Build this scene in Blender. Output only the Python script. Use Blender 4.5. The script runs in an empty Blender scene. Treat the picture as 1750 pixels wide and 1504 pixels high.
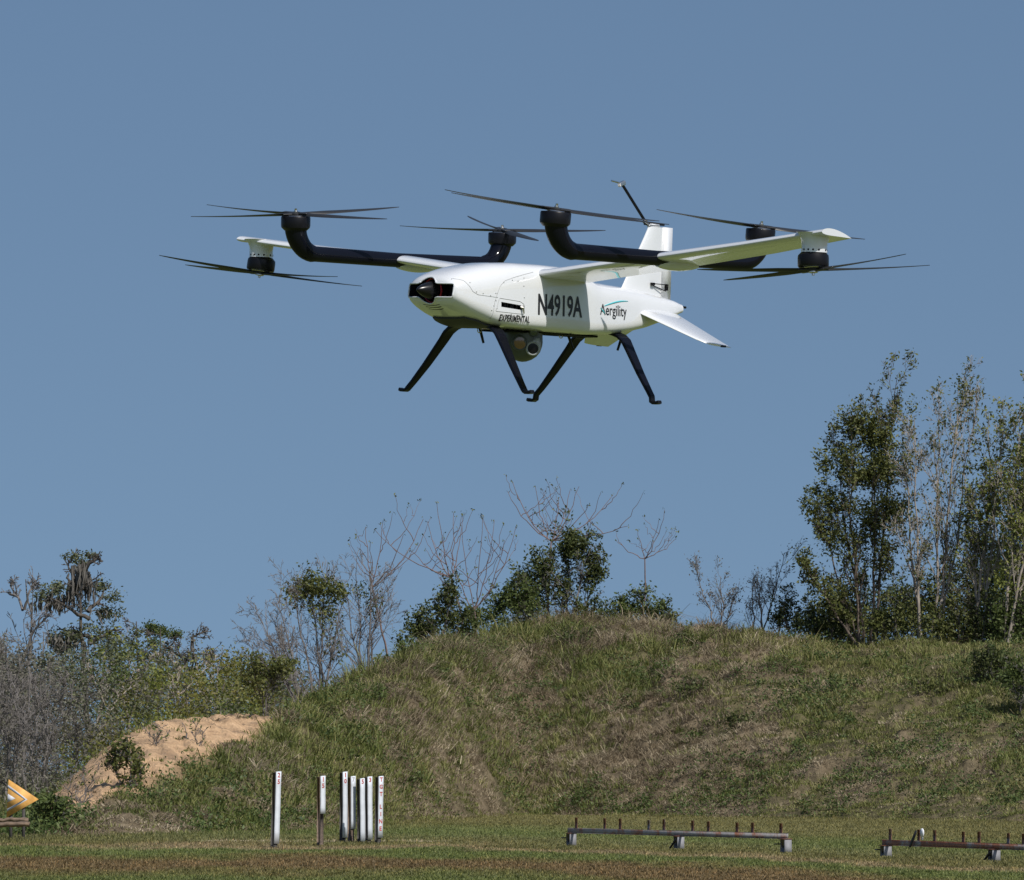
import bpy, math
import numpy as np
from mathutils import Matrix, Vector

S = bpy.context.scene
COL = S.collection
rng = np.random.default_rng(11)

# ------------------------------------------------------------------ camera, sky, sun, exposure
F, CX, CY = 8000.0, 875.0, 752.0                  # focal length and centre of the 1750 x 1504 photograph, in its pixels
TH = math.atan((1320 - 752) / F)                  # the horizon runs at row 1320
EYE = np.array([0, 0, 1.62])
cam = bpy.data.cameras.new('camera')
cam.sensor_width = 36.0
cam.lens = F / 1750 * 36.0
cam.clip_end = 6000
cam.clip_start = 0.5
camo = bpy.data.objects.new('camera', cam)
COL.objects.link(camo)
camo.location = EYE
camo.rotation_euler = (math.pi / 2 + TH, 0, 0)
S.camera = camo

SUN_DIR = Vector((0.40, -0.545, 0.74)).normalized()
SUN_EL = math.asin(SUN_DIR.z)
SUN_AZ = math.atan2(SUN_DIR.x, SUN_DIR.y)
world = bpy.data.worlds.new('World')
S.world = world
world.use_nodes = True
wn = world.node_tree
bg = wn.nodes['Background']
sky = wn.nodes.new('ShaderNodeTexSky')
sky.sky_type = 'NISHITA'
sky.sun_disc = False
sky.sun_elevation = SUN_EL
sky.sun_rotation = SUN_AZ
sky.altitude = 0
sky.air_density = 1.5
sky.dust_density = 1.1
sky.ozone_density = 4.2
tc_ = wn.nodes.new('ShaderNodeTexCoord')
va = wn.nodes.new('ShaderNodeVectorMath')
va.operation = 'ADD'
va.inputs[1].default_value = (0, 0, .30)                # clear dry air: the deep blue reaches low
vn = wn.nodes.new('ShaderNodeVectorMath')
vn.operation = 'NORMALIZE'
wn.links.new(tc_.outputs['Generated'], va.inputs[0])
wn.links.new(va.outputs[0], vn.inputs[0])
wn.links.new(vn.outputs[0], sky.inputs['Vector'])
wn.links.new(sky.outputs[0], bg.inputs[0])
bg.inputs[1].default_value = 0.0925
sun = bpy.data.lights.new('sun', 'SUN')
sun.energy = 4.9
sun.angle = math.radians(0.53)
sun.color = (1.0, 0.955, 0.9)
suno = bpy.data.objects.new('sun', sun)
COL.objects.link(suno)
suno.rotation_euler = SUN_DIR.to_track_quat('Z', 'Y').to_euler()
suno.location = (30, -40, 60)
S.view_settings.view_transform = 'Standard'
S.view_settings.look = 'None'
S.view_settings.exposure = 0.0
S.view_settings.gamma = 1.0
S.view_settings.use_curve_mapping = False
S.render.engine = 'CYCLES'
S.cycles.max_bounces = 6
S.cycles.transparent_max_bounces = 4

# ------------------------------------------------------------------ helpers
def tan_el(py):
    v = (CY - py) / F
    return (math.sin(TH) + v * math.cos(TH)) / (math.cos(TH) - v * math.sin(TH))

def at(px, py, D):
    """The point that stands at distance D (along y) where the picture shows (px, py)."""
    u, v = (px - CX) / F, (CY - py) / F
    d = np.array([u, math.cos(TH) - v * math.sin(TH), math.sin(TH) + v * math.cos(TH)])
    return EYE + d * (D / d[1])

def ground_D(py):
    return -1.62 / tan_el(py)

def mk(name, verts, faces, mat=None, parent=None, smooth=False, sharp=None, mats=None, midx=None):
    """One mesh object from a vertex array and a list of face arrays (or lists of tuples)."""
    me = bpy.data.meshes.new(name)
    verts = np.asarray(verts, dtype=np.float32).reshape(-1, 3)
    loops, starts, tot = [], [], 0
    for fa in faces:
        if isinstance(fa, np.ndarray):
            k = fa.shape[1]
            loops.append(fa.astype(np.int32).ravel())
            starts.append(np.arange(len(fa), dtype=np.int32) * k + tot)
            tot += fa.size
        else:
            loops.append(np.array(fa, dtype=np.int32))
            starts.append(np.array([tot], dtype=np.int32))
            tot += len(fa)
    loops = np.concatenate(loops)
    starts = np.concatenate(starts)
    me.vertices.add(len(verts))
    me.vertices.foreach_set('co', verts.ravel())
    me.loops.add(len(loops))
    me.loops.foreach_set('vertex_index', loops)
    me.polygons.add(len(starts))
    me.polygons.foreach_set('loop_start', starts)
    for m in (mats or ([mat] if mat else [])):
        me.materials.append(m)
    if midx is not None:
        me.polygons.foreach_set('material_index', np.asarray(midx, dtype=np.int32))
    me.update(calc_edges=True)
    me.validate()
    if smooth:
        me.polygons.foreach_set('use_smooth', np.ones(len(me.polygons), dtype=bool))
        if sharp:
            me.set_sharp_from_angle(angle=math.radians(sharp))
    o = bpy.data.objects.new(name, me)
    COL.objects.link(o)
    if parent:
        o.parent = parent
    return o

def tag(o, label=None, cat=None, group=None, kind=None):
    if label: o['label'] = label
    if cat: o['category'] = cat
    if group: o['group'] = group
    if kind: o['kind'] = kind
    return o

def empty(name, loc=(0, 0, 0), rz=0.0, label=None, cat=None, group=None):
    o = bpy.data.objects.new(name, None)
    o.empty_display_size = 0.2
    COL.objects.link(o)
    o.location = loc
    o.rotation_euler = (0, 0, rz)
    return tag(o, label, cat, group)

class MB:
    """Collects shapes and links them as one mesh object."""
    def __init__(s): s.v, s.f, s.n = [], [], 0
    def add(s, v, faces):
        v = np.asarray(v, float).reshape(-1, 3)
        s.v.append(v)
        for fa in faces:
            s.f.append(fa + s.n if isinstance(fa, np.ndarray) else [i + s.n for i in fa])
        s.n += len(v)
        return s
    def box(s, c, size, rot=None, bev=0.0):
        h = np.array(size, float) / 2
        if bev <= 0:
            v = np.array([[x, y, z] for z in (-1, 1) for y in (-1, 1) for x in (-1, 1)], float) * h
            f = np.array([[0, 2, 3, 1], [4, 5, 7, 6], [0, 1, 5, 4], [2, 6, 7, 3], [0, 4, 6, 2], [1, 3, 7, 5]])
            fs = [f]
        else:
            v, idx = [], {}
            for z in (-1, 1):
                for y in (-1, 1):
                    for x in (-1, 1):
                        for a in range(3):
                            p = np.array([x, y, z], float) * (h - bev)
                            p[a] += (x, y, z)[a] * bev
                            idx[(x, y, z, a)] = len(v); v.append(p)
            fs = []
            def q(*k): fs.append([idx[i] for i in k])
            for a in range(3):
                b, c2 = (a + 1) % 3, (a + 2) % 3
                for sg in (-1, 1):
                    cs = []
                    for sb, sc in ((-1, -1), (1, -1), (1, 1), (-1, 1)):
                        k = [0, 0, 0]; k[a] = sg; k[b] = sb; k[c2] = sc
                        cs.append((*k, a))
                    q(*(cs if sg > 0 else cs[::-1]))
                for sb in (-1, 1):
                    for sc in (-1, 1):
                        k0 = [0, 0, 0]; k0[a] = -1; k0[b] = sb; k0[c2] = sc
                        k1 = list(k0); k1[a] = 1
                        e = [(*k0, b), (*k1, b), (*k1, c2), (*k0, c2)]
                        q(*(e if sb * sc > 0 else e[::-1]))
            for (x, y, z) in [(x, y, z) for x in (-1, 1) for y in (-1, 1) for z in (-1, 1)]:
                t = [(x, y, z, 0), (x, y, z, 1), (x, y, z, 2)]
                q(*(t if x * y * z > 0 else t[::-1]))
            v = np.array(v)
        if rot is not None:
            v = v @ np.asarray(rot).T
        return s.add(v + np.array(c), fs)
    def tube(s, pts, rad, k=12, cap=True):
        v, q = tubes(np.asarray(pts, float)[None], np.broadcast_to(np.asarray(rad, float), (len(pts),))[None], k)
        fs = [q]
        if cap:
            n = len(pts)
            fs += [list(range(k))[::-1], list(range((n - 1) * k, n * k))]
        return s.add(v, fs)
    def loft(s, rings, cap=True):
        rings = np.asarray(rings, float)
        n, k = rings.shape[:2]
        i = np.arange(n - 1)[:, None] * k
        j = np.arange(k)[None]
        q = np.stack([i + j, i + (j + 1) % k, i + k + (j + 1) % k, i + k + j], -1).reshape(-1, 4)
        fs = [q]
        if cap:
            fs += [list(range(k))[::-1], list(range((n - 1) * k, n * k))]
        return s.add(rings.reshape(-1, 3), fs)
    def lathe(s, prof, c, axis=(0, 0, 1), k=32):
        """prof: list of (radius, height) along the axis."""
        ax = np.array(axis, float); ax /= np.linalg.norm(ax)
        ref = np.array([1., 0, 0]) if abs(ax[0]) < .9 else np.array([0, 1., 0])
        a = np.cross(ax, ref); a /= np.linalg.norm(a)
        b = np.cross(ax, a)
        t = np.linspace(0, 2 * np.pi, k, endpoint=False)
        circ = np.cos(t)[:, None] * a + np.sin(t)[:, None] * b
        return s.loft([np.array(c) + ax * h + circ * max(r, 1e-4) for r, h in prof])
    def prism(s, poly, z0, z1, fn=lambda p: p):
        """Extrude a polygon of (x, y) from z0 to z1; fn maps points."""
        n = len(poly)
        v = [fn((x, y, z0)) for x, y in poly] + [fn((x, y, z1)) for x, y in poly]
        fs = [list(range(n))[::-1], list(range(n, 2 * n))] + [[i, (i + 1) % n, n + (i + 1) % n, n + i] for i in range(n)]
        return s.add(v, fs)
    def build(s, name, mat, parent=None, smooth=False, sharp=35):
        return mk(name, np.concatenate(s.v), s.f, mat, parent, smooth, sharp if smooth else None)

def tubes(P, Rd, k):
    """P (B,n,3) polylines, Rd (B,n) radii -> vertices and quads of B tubes with k sides."""
    B, n, _ = P.shape
    T = np.gradient(P, axis=1)
    T /= np.linalg.norm(T, axis=2, keepdims=True) + 1e-9
    m = T.mean(1)
    ref = np.where(np.abs(m[:, 2:3]) < .8, np.array([[0, 0, 1.]]), np.array([[1., 0.13, 0]]))
    N = np.cross(T, ref[:, None]); N /= np.linalg.norm(N, axis=2, keepdims=True) + 1e-9
    Bn = np.cross(T, N)
    a = np.linspace(0, 2 * np.pi, k, endpoint=False)
    V = P[:, :, None] + Rd[:, :, None, None] * (np.cos(a)[:, None] * N[:, :, None] + np.sin(a)[:, None] * Bn[:, :, None])
    b = np.arange(B)[:, None, None] * n * k
    i = np.arange(n - 1)[None, :, None] * k
    j = np.arange(k)[None, None]
    j2 = (j + 1) % k
    q = np.stack([b + i + j, b + i + j2, b + i + k + j2, b + i + k + j], -1).reshape(-1, 4)
    return V.reshape(-1, 3), q

def _h(ix, iy, seed):
    n = (ix.astype(np.int64) * 374761393 + iy.astype(np.int64) * 668265263 + seed * 974634777) & 0xffffffff
    n = ((n ^ (n >> 13)) * 1274126177) & 0xffffffff
    return ((n ^ (n >> 16)) & 0xffff) / 65535.0

def vnoise(x, y, seed=0):
    x, y = np.asarray(x, float), np.asarray(y, float)
    ix, iy = np.floor(x), np.floor(y)
    fx, fy = x - ix, y - iy
    fx, fy = fx * fx * (3 - 2 * fx), fy * fy * (3 - 2 * fy)
    a, b = _h(ix, iy, seed), _h(ix + 1, iy, seed)
    c, d = _h(ix, iy + 1, seed), _h(ix + 1, iy + 1, seed)
    return (a * (1 - fx) + b * fx) * (1 - fy) + (c * (1 - fx) + d * fx) * fy

def fbm(x, y, seed=0, oct=4):
    s, a, t = 0, 1, 0
    for o in range(oct):
        s = s + a * vnoise(np.asarray(x) * 2 ** o, np.asarray(y) * 2 ** o, seed + o); t += a; a *= .5
    return s / t

# ------------------------------------------------------------------ materials
def new_mat(name):
    m = bpy.data.materials.new(name)
    m.use_nodes = True
    nt = m.node_tree
    return m, nt, nt.nodes['Principled BSDF']

def N(nt, typ, **kw):
    n = nt.nodes.new(typ)
    for k, v in kw.items(): setattr(n, k, v)
    return n

def ramp(nt, fac, stops, interp='LINEAR'):
    r = N(nt, 'ShaderNodeValToRGB')
    r.color_ramp.interpolation = interp
    e = r.color_ramp.elements
    while len(e) < len(stops): e.new(0.5)
    for i, (p, c) in enumerate(stops):
        e[i].position = p
        e[i].color = (*c, 1) if len(c) == 3 else c
    nt.links.new(fac, r.inputs[0])
    return r.outputs[0]

def noise(nt, vec, scale, detail=3, rough=.55):
    n = N(nt, 'ShaderNodeTexNoise')
    n.inputs['Scale'].default_value = scale
    n.inputs['Detail'].default_value = detail
    n.inputs['Roughness'].default_value = rough
    if vec is not None: nt.links.new(vec, n.inputs['Vector'])
    return n.outputs[0]

def math_n(nt, op, a, b=None, c=None):
    n = N(nt, 'ShaderNodeMath', operation=op)
    for i, x in enumerate((a, b, c)):
        if x is None: continue
        if isinstance(x, (int, float)): n.inputs[i].default_value = x
        else: nt.links.new(x, n.inputs[i])
    return n.outputs[0]

def mixc(nt, f, a, b, mode='MIX'):
    n = N(nt, 'ShaderNodeMix', data_type='RGBA', blend_type=mode)
    for i, x in ((0, f), (6, a), (7, b)):
        if isinstance(x, (int, float)): n.inputs[i].default_value = x
        elif isinstance(x, tuple): n.inputs[i].default_value = (*x, 1)
        else: nt.links.new(x, n.inputs[i])
    return n.outputs[2]

def solid(name, col, rough=.5, metal=0.0, coat=0.0, coat_rough=.03, var=0.0, vscale=8, spec=.5, bump=0.0, bscale=40):
    m, nt, p = new_mat(name)
    p.inputs['Base Color'].default_value = (*col, 1)
    p.inputs['Roughness'].default_value = rough
    p.inputs['Metallic'].default_value = metal
    p.inputs['Specular IOR Level'].default_value = spec
    if coat:
        p.inputs['Coat Weight'].default_value = coat
        p.inputs['Coat Roughness'].default_value = coat_rough
    co = N(nt, 'ShaderNodeTexCoord').outputs['Object']
    if var:
        n = noise(nt, co, vscale, 4)
        c = ramp(nt, n, [(.3, tuple(x * (1 - var) for x in col)), (.7, tuple(min(1, x * (1 + var)) for x in col))])
        nt.links.new(c, p.inputs['Base Color'])
    if bump:
        b = N(nt, 'ShaderNodeBump')
        b.inputs['Strength'].default_value = bump
        b.inputs['Distance'].default_value = .01
        nt.links.new(noise(nt, co, bscale, 3), b.inputs['Height'])
        nt.links.new(b.outputs[0], p.inputs['Normal'])
    return m

def leafy(name, cols, rough=.55, trans=.3, spec=.25, patch=None):
    """Foliage or grass: every leaf (mesh island) picks its own colour from the ramp."""
    m, nt, p = new_mat(name)
    g = N(nt, 'ShaderNodeNewGeometry')
    n = len(cols)
    f = g.outputs['Random Per Island']
    if patch:
        tn = N(nt, 'ShaderNodeAttribute', attribute_name='tone')
        f = math_n(nt, 'ADD', math_n(nt, 'MULTIPLY', f, .42), math_n(nt, 'MULTIPLY', tn.outputs['Fac'], .58))
    c = ramp(nt, f, [(i / max(1, n - 1), k) for i, k in enumerate(cols)])
    nt.links.new(c, p.inputs['Base Color'])
    p.inputs['Roughness'].default_value = rough
    p.inputs['Specular IOR Level'].default_value = spec
    t = N(nt, 'ShaderNodeBsdfTranslucent')
    nt.links.new(c, t.inputs['Color'])
    mx = N(nt, 'ShaderNodeMixShader')
    mx.inputs[0].default_value = trans
    nt.links.new(p.outputs[0], mx.inputs[1])
    nt.links.new(t.outputs[0], mx.inputs[2])
    nt.links.new(mx.outputs[0], nt.nodes['Material Output'].inputs['Surface'])
    return m

M = {}
M['white'] = solid('white_paint', (.62, .632, .642), .22, coat=1.0, coat_rough=.02, var=.015, vscale=3)
M['carbon'] = solid('gloss_black', (.0045, .005, .009), .25, coat=.4, coat_rough=.11, spec=.0)
M['motor'] = solid('motor_black', (.0055, .0055, .0075), .36, spec=.22)
M['blade'] = solid('blade_grey', (.02, .021, .023), .42, spec=.3)
M['dark'] = solid('duct_dark', (.012, .012, .013), .6)
M['spinner'] = solid('spinner_black', (.007, .007, .008), .24, spec=.3)
M['red'] = solid('red_anodised', (.32, .012, .02), .3, metal=.4)
M['steel'] = solid('bare_steel', (.6, .58, .55), .25, metal=1.0)
M['turret'] = solid('turret_grey', (.055, .065, .062), .42)
M['turret_light'] = solid('turret_pale_grey', (.28, .30, .30), .4)
M['lens'] = solid('lens_black', (.004, .004, .005), .35, spec=.25)
M['bronze'] = solid('lens_bronze', (.16, .075, .022), .18, coat=1)
M['greenlens'] = solid('lens_green', (.012, .035, .02), .15, coat=1)
M['print'] = solid('black_lettering', (.012, .012, .014), .45)
M['teal'] = solid('teal_print', (.08, .45, .5), .4)
M['seam'] = solid('seam_grey', (.38, .39, .39), .5)
M['board'] = solid('white_board', (.56, .59, .63), .6, var=.10, vscale=5)
M['postwood'] = solid('weathered_post', (.16, .115, .085), .85, var=.35, vscale=14, bump=.4)
M['postdark'] = solid('treated_post', (.055, .05, .045), .85, var=.3, vscale=14, bump=.4)
M['redpaint'] = solid('faded_red_paint', (.36, .045, .035), .7, var=.35, vscale=30)
M['lilac'] = solid('faded_lilac_paint', (.45, .26, .28), .7, var=.2, vscale=30)
M['greypaint'] = solid('faded_grey_paint', (.33, .32, .36), .7, var=.2, vscale=30)
M['orange'] = solid('orange_paint', (.62, .33, .085), .65, var=.22, vscale=6)
M['signwhite'] = solid('sign_white', (.55, .56, .6), .65, var=.12, vscale=7)
M['timber'] = solid('old_timber', (.15, .105, .07), .9, var=.4, vscale=7, bump=.6, bscale=20)
M['strap'] = solid('black_strap', (.012, .012, .014), .7)
M['plate'] = solid('white_plate', (.75, .76, .78), .5)

def rusty(name, bias):
    m, nt, p = new_mat(name)
    co = N(nt, 'ShaderNodeTexCoord').outputs['Object']
    n = noise(nt, co, 2.2, 6, .7)
    f = ramp(nt, n, [(bias - .06, (0, 0, 0)), (bias + .06, (1, 1, 1))])
    n2 = noise(nt, co, 14, 4)
    grey = ramp(nt, n2, [(.3, (.22, .21, .21)), (.7, (.31, .30, .30))])
    rust = ramp(nt, n2, [(.3, (.16, .065, .04)), (.7, (.32, .135, .08))])
    nt.links.new(mixc(nt, f, rust, grey), p.inputs['Base Color'])
    p.inputs['Roughness'].default_value = .75
    return m
M['rail_grey'] = rusty('rail_grey_paint', .45)
M['rail_rust'] = rusty('rail_rusty', .56)
M['rust'] = rusty('rust', .72)
M['leg'] = solid('leg_grey_paint', (.21, .21, .22), .75, var=.2, vscale=6)

M['bark_pale'] = solid('pale_bark', (.25, .215, .175), .85, var=.4, vscale=3)
M['bark_grey'] = solid('grey_bark', (.13, .118, .11), .9, var=.4, vscale=4)
M['bark_dark'] = solid('dark_bark', (.07, .06, .05), .9, var=.4, vscale=4)
M['bark_red'] = solid('reddish_twig', (.14, .095, .085), .8, var=.3, vscale=5)
M['bark_brown'] = solid('brown_bark', (.11, .085, .065), .9, var=.35, vscale=4)
M['leaf_dark'] = leafy('leaf_dark', [(.032, .044, .014), (.065, .085, .024), (.115, .125, .042)])
M['leaf_olive'] = leafy('leaf_olive', [(.05, .062, .018), (.10, .115, .030), (.165, .168, .055)])
M['leaf_spring'] = leafy('leaf_spring', [(.085, .10, .022), (.15, .175, .036), (.22, .22, .06)])
M['leaf_mid'] = leafy('leaf_mid', [(.045, .064, .019), (.078, .108, .028), (.125, .15, .045)])
M['leaf_cypress'] = leafy('leaf_cypress', [(.075, .088, .045), (.115, .13, .065), (.165, .175, .09)])  # leaves of the far woods; distance haze is lightened into their colour
M['leaf_grey'] = leafy('leaf_grey', [(.11, .10, .08), (.17, .155, .125), (.13, .135, .09)])
M['leaf_yellow'] = leafy('leaf_yellow', [(.09, .10, .02), (.14, .14, .03), (.18, .15, .04)])
M['moss'] = leafy('moss', [(.085, .08, .07), (.13, .12, .105), (.17, .16, .14)], trans=.15)

# ------------------------------------------------------------------ terrain
PXK = [-900, -400, 0, 90, 250, 500, 640, 750, 900, 1200, 1750, 2300, 3000]
TOE = [118, 118, 117, 117, 121, 131, 146, 164, 182, 172, 155, 140, 128]
RPX = [-900, -400, 0, 100, 250, 480, 600, 700, 860, 1000, 1750, 2300, 3000]
RDG = [146, 146, 146, 147, 152, 162, 180, 192, 203, 206, 194, 186, 182]
HPX = [-900, -300, 0, 60, 100, 150, 200, 250, 320, 400, 480, 520, 560, 640, 700, 760, 860, 950, 1050, 1150, 1250, 1330, 1450, 1550, 1750, 2300, 3000]
HPY = [1412, 1412, 1408, 1385, 1352, 1303, 1265, 1242, 1229, 1226, 1232, 1218, 1200, 1162, 1131, 1108, 1084, 1073, 1080, 1091, 1088, 1098, 1109, 1112, 1114, 1120, 1130]

def soft(px, xs, ys, w=35):
    px = np.asarray(px, float)
    return sum(np.interp(px + o * w, xs, ys) for o in (-1, -.5, 0, .5, 1)) / 5
def toe(px): return soft(px, PXK, TOE)
def mown_edge(px): return toe(px) + (fbm(np.asarray(px, float) / 38, np.asarray(px, float) * 0 + .5, 15, 4) - .5) * 9
def ridge(px): return soft(px, RPX, RDG)
_v = (CY - np.array(HPY)) / F
_te = (math.sin(TH) + _v * math.cos(TH)) / (math.cos(TH) - _v * math.sin(TH))
def crest(px): return np.maximum(1.62 + ridge(px) * soft(px, HPX, _te, 14), .02)

def prof(t):
    t = np.asarray(t, float)
    up = np.sin(np.pi / 2 * np.clip(t, 0, 1) ** 1.22)
    dn = np.clip(1 - ((t - 1) / .9) ** 2, 0, 1)
    return np.where(t <= 1, up, dn)

def berm(px, t):
    """Point of the embankment: px says along which sight line, t runs 0 at its toe to 1 at its ridge and on down the back."""
    px, t = np.broadcast_arrays(np.asarray(px, float), np.asarray(t, float))
    T, Rg = toe(px), ridge(px)
    y = T + t * (Rg - T)
    x = (px - CX) / F * y * .996
    z = crest(px) * prof(t)
    amp = np.clip(t * 6, 0, 1) * np.clip((1.9 - t) * 3, 0, 1)
    z = z + amp * ((fbm(x * .35, y * .35, 5) - .5) * 1.1 + (fbm(x * 1.1, y * .9, 9, 3) - .5) * .95) * np.clip(crest(px) / 3, .15, 1) * (1 - .72 * sandiness(px, t))
    z = z - .12 * np.clip(1 - t * 25, 0, 1)
    return np.stack([x, y, z], -1)

def sandiness(px, t):
    n = fbm(np.asarray(px) / 40, np.asarray(t) * 9, 21) - .5
    lo = np.interp(px, [40, 100, 200, 330, 420, 480], [.06, .12, .25, .38, .50, .66])
    edge = np.clip((t - lo - n * .20) * 9, 0, 1)
    side = np.clip((np.asarray(px) - 55 + n * 60) / 30, 0, 1) * np.clip((515 - np.asarray(px) + n * 90) / 25, 0, 1)
    return edge * side

def dryness(px, t, x, y):
    n = fbm(x * .22, y * .16, 33)
    n2 = fbm(x * .9, y * .7, 37)
    base = np.interp(px, [0, 400, 520, 640, 800, 1000, 1150, 1300, 1500, 1800], [.36, .40, .36, .46, .52, .54, .55, .38, .24, .24])
    base = base + np.interp(t, [0, .12, .3, .6, .8, 1.0], [.02, .12, .10, .0, -.06, .05])
    base = base + .35 * np.clip((330 - np.asarray(px)) / 120, 0, 1) * np.clip((.16 - np.asarray(t)) * 12, 0, 1)
    ridge_dry = np.exp(-((np.asarray(px) - 1230) / 130) ** 2) * np.clip((t - .7) * 4, 0, 1) * .35
    ridge_dry = ridge_dry + np.exp(-((np.asarray(px) - 960) / 90) ** 2) * np.clip((t - .85) * 6, 0, 1) * .25
    return np.clip((base + ridge_dry - .5) * 1.7 + (n - .5) * 2.6 + (n2 - .5) * 2.4 + .5, 0, 1)

# the mown field: colour from its place across the mowing strips
def field_colour(nt):
    g = N(nt, 'ShaderNodeNewGeometry')
    sp = N(nt, 'ShaderNodeSeparateXYZ')
    nt.links.new(g.outputs['Position'], sp.inputs[0])
    bend = N(nt, 'ShaderNodeMath', operation='SMOOTH_MAX')
    nt.links.new(math_n(nt, 'ADD', sp.outputs[0], 0.5), bend.inputs[0])
    bend.inputs[1].default_value = 0
    bend.inputs[2].default_value = 3
    w = math_n(nt, 'MULTIPLY_ADD', bend.outputs[0], 2.75, sp.outputs[1])
    mp = N(nt, 'ShaderNodeMapping')
    mp.inputs['Scale'].default_value = (1, .22, 1)
    nt.links.new(g.outputs['Position'], mp.inputs[0])
    nA = noise(nt, mp.outputs[0], .35, 5, .6)
    nB = noise(nt, mp.outputs[0], 1.6, 5, .65)
    wn_ = math_n(nt, 'MULTIPLY_ADD', nA, 26, math_n(nt, 'SUBTRACT', w, 13))
    f = math_n(nt, 'MULTIPLY_ADD', wn_, 1 / 120, -60 / 120)          # 60 m .. 180 m
    olive, brown, green, tan = (.14, .13, .050), (.155, .112, .055), (.115, .138, .044), (.25, .195, .115)
    def at_(m): return (m - 60) / 120
    strips = ramp(nt, f, [(at_(70), green), (at_(76), olive), (at_(80), brown), (at_(87), brown), (at_(90), olive), (at_(93), green),
                          (at_(98), green), (at_(101.5), tan), (at_(106), olive), (at_(117), (.135, .138, .055)), (at_(128), green), (at_(150), olive)])
    v = ramp(nt, nB, [(.25, (.62, .62, .62)), (.5, (1, 1, 1)), (.75, (1.35, 1.3, 1.25))])
    c = mixc(nt, 1.0, strips, v, 'MULTIPLY')
    # bare sandy scrape behind the numbered posts
    sc = math_n(nt, 'ABSOLUTE', math_n(nt, 'SUBTRACT', sp.outputs[1], 110.5))
    sc = math_n(nt, 'LESS_THAN', math_n(nt, 'MULTIPLY_ADD', noise(nt, g.outputs['Position'], .55, 4), 5.0, sc), 3.2)
    inx = math_n(nt, 'MULTIPLY', math_n(nt, 'GREATER_THAN', sp.outputs[0], -7.6), math_n(nt, 'LESS_THAN', sp.outputs[0], -1.4))
    inx = math_n(nt, 'MULTIPLY', inx, math_n(nt, 'GREATER_THAN', noise(nt, g.outputs['Position'], 1.0, 5), .5))
    sc = math_n(nt, 'MULTIPLY', sc, inx)
    return mixc(nt, sc, c, (.40, .32, .22)), g, sc

gm, nt, p = new_mat('field_turf')
c, g, _ = field_colour(nt)
nt.links.new(c, p.inputs['Base Color'])
p.inputs['Roughness'].default_value = .95
p.inputs['Specular IOR Level'].default_value = .1
gx = np.concatenate([[-4000, -800, -200], np.linspace(-60, 60, 41), [200, 800, 4000]])
gy = np.concatenate([[-300, -50, 0, 30], np.linspace(50, 200, 41), [260, 400, 900, 5000]])
GX, GY = np.meshgrid(gx, gy)
near = np.exp(-(GX / 60) ** 2)
GZ = (fbm(GX * .08, GY * .05, 3) - .5) * .10 * near
gv = np.stack([GX, GY, GZ], -1)
n_, k_ = gv.shape[:2]
i_, j_ = np.meshgrid(np.arange(n_ - 1), np.arange(k_ - 1), indexing='ij')
gq = np.stack([i_ * k_ + j_, i_ * k_ + j_ + 1, (i_ + 1) * k_ + j_ + 1, (i_ + 1) * k_ + j_], -1).reshape(-1, 4)
tag(mk('grass_field', gv, [gq], gm, smooth=True), 'mown olive and brown grass field in front of the bank', 'field', kind='structure')

# embankment soil
em, nt, p = new_mat('bank_soil')
g = N(nt, 'ShaderNodeNewGeometry')
a1 = N(nt, 'ShaderNodeAttribute', attribute_name='sand')
a2 = N(nt, 'ShaderNodeAttribute', attribute_name='dry')
n1 = noise(nt, g.outputs['Position'], 1.7, 6, .65)
soil = ramp(nt, n1, [(.3, (.05, .046, .022)), (.55, (.095, .085, .042)), (.75, (.16, .13, .075))])
drys = ramp(nt, n1, [(.3, (.075, .058, .036)), (.55, (.16, .125, .08)), (.75, (.26, .205, .135))])
sands = ramp(nt, noise(nt, g.outputs['Position'], 3.0, 8, .7), [(.25, (.16, .105, .065)), (.42, (.42, .275, .16)), (.58, (.54, .365, .215)), (.8, (.66, .46, .285))])
deb = math_n(nt, 'MULTIPLY', math_n(nt, 'SUBTRACT', noise(nt, g.outputs['Position'], .75, 5, .65), .52), 6)
deb = math_n(nt, 'MINIMUM', math_n(nt, 'MAXIMUM', deb, 0), .7)
sands = mixc(nt, deb, sands, (.14, .10, .07))
cc = mixc(nt, a1.outputs['Fac'], mixc(nt, a2.outputs['Fac'], soil, drys), sands)
nt.links.new(cc, p.inputs['Base Color'])
p.inputs['Roughness'].default_value = .95
p.inputs['Specular IOR Level'].default_value = .1
b = N(nt, 'ShaderNodeBump')
b.inputs['Strength'].default_value = .9
b.inputs['Distance'].default_value = .12
wv = N(nt, 'ShaderNodeMapping')
wv.inputs['Scale'].default_value = (3.2, .8, .6)
nt.links.new(g.outputs['Position'], wv.inputs[0])
run = noise(nt, wv.outputs[0], 1.0, 4, .6)                     # runnels washed down the slope
nt.links.new(math_n(nt, 'ADD', math_n(nt, 'MULTIPLY', run, 1.3), noise(nt, g.outputs['Position'], 4.5, 7, .7)), b.inputs['Height'])
nt.links.new(b.outputs[0], p.inputs['Normal'])
bp = np.concatenate([np.arange(-900, -60, 40), np.arange(-60, 1830, 5), np.arange(1840, 3000, 40)]).astype(float)
bt = np.concatenate([np.linspace(-.02, 1.15, 110), np.linspace(1.2, 1.9, 12)])
BP, BT = np.meshgrid(bp, bt)
bv = berm(BP, BT)
sandv = sandiness(BP, BT)
rill = (fbm(BP / 9 + BT * 14, BT * 5, 51, 3) - .5) * .32 * sandv         # rain-cut runnels down the bare sand
bv[..., 2] += rill
n_, k_ = bv.shape[:2]
i_, j_ = np.meshgrid(np.arange(n_ - 1), np.arange(k_ - 1), indexing='ij')
bq = np.stack([i_ * k_ + j_, i_ * k_ + j_ + 1, (i_ + 1) * k_ + j_ + 1, (i_ + 1) * k_ + j_], -1).reshape(-1, 4)
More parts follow.
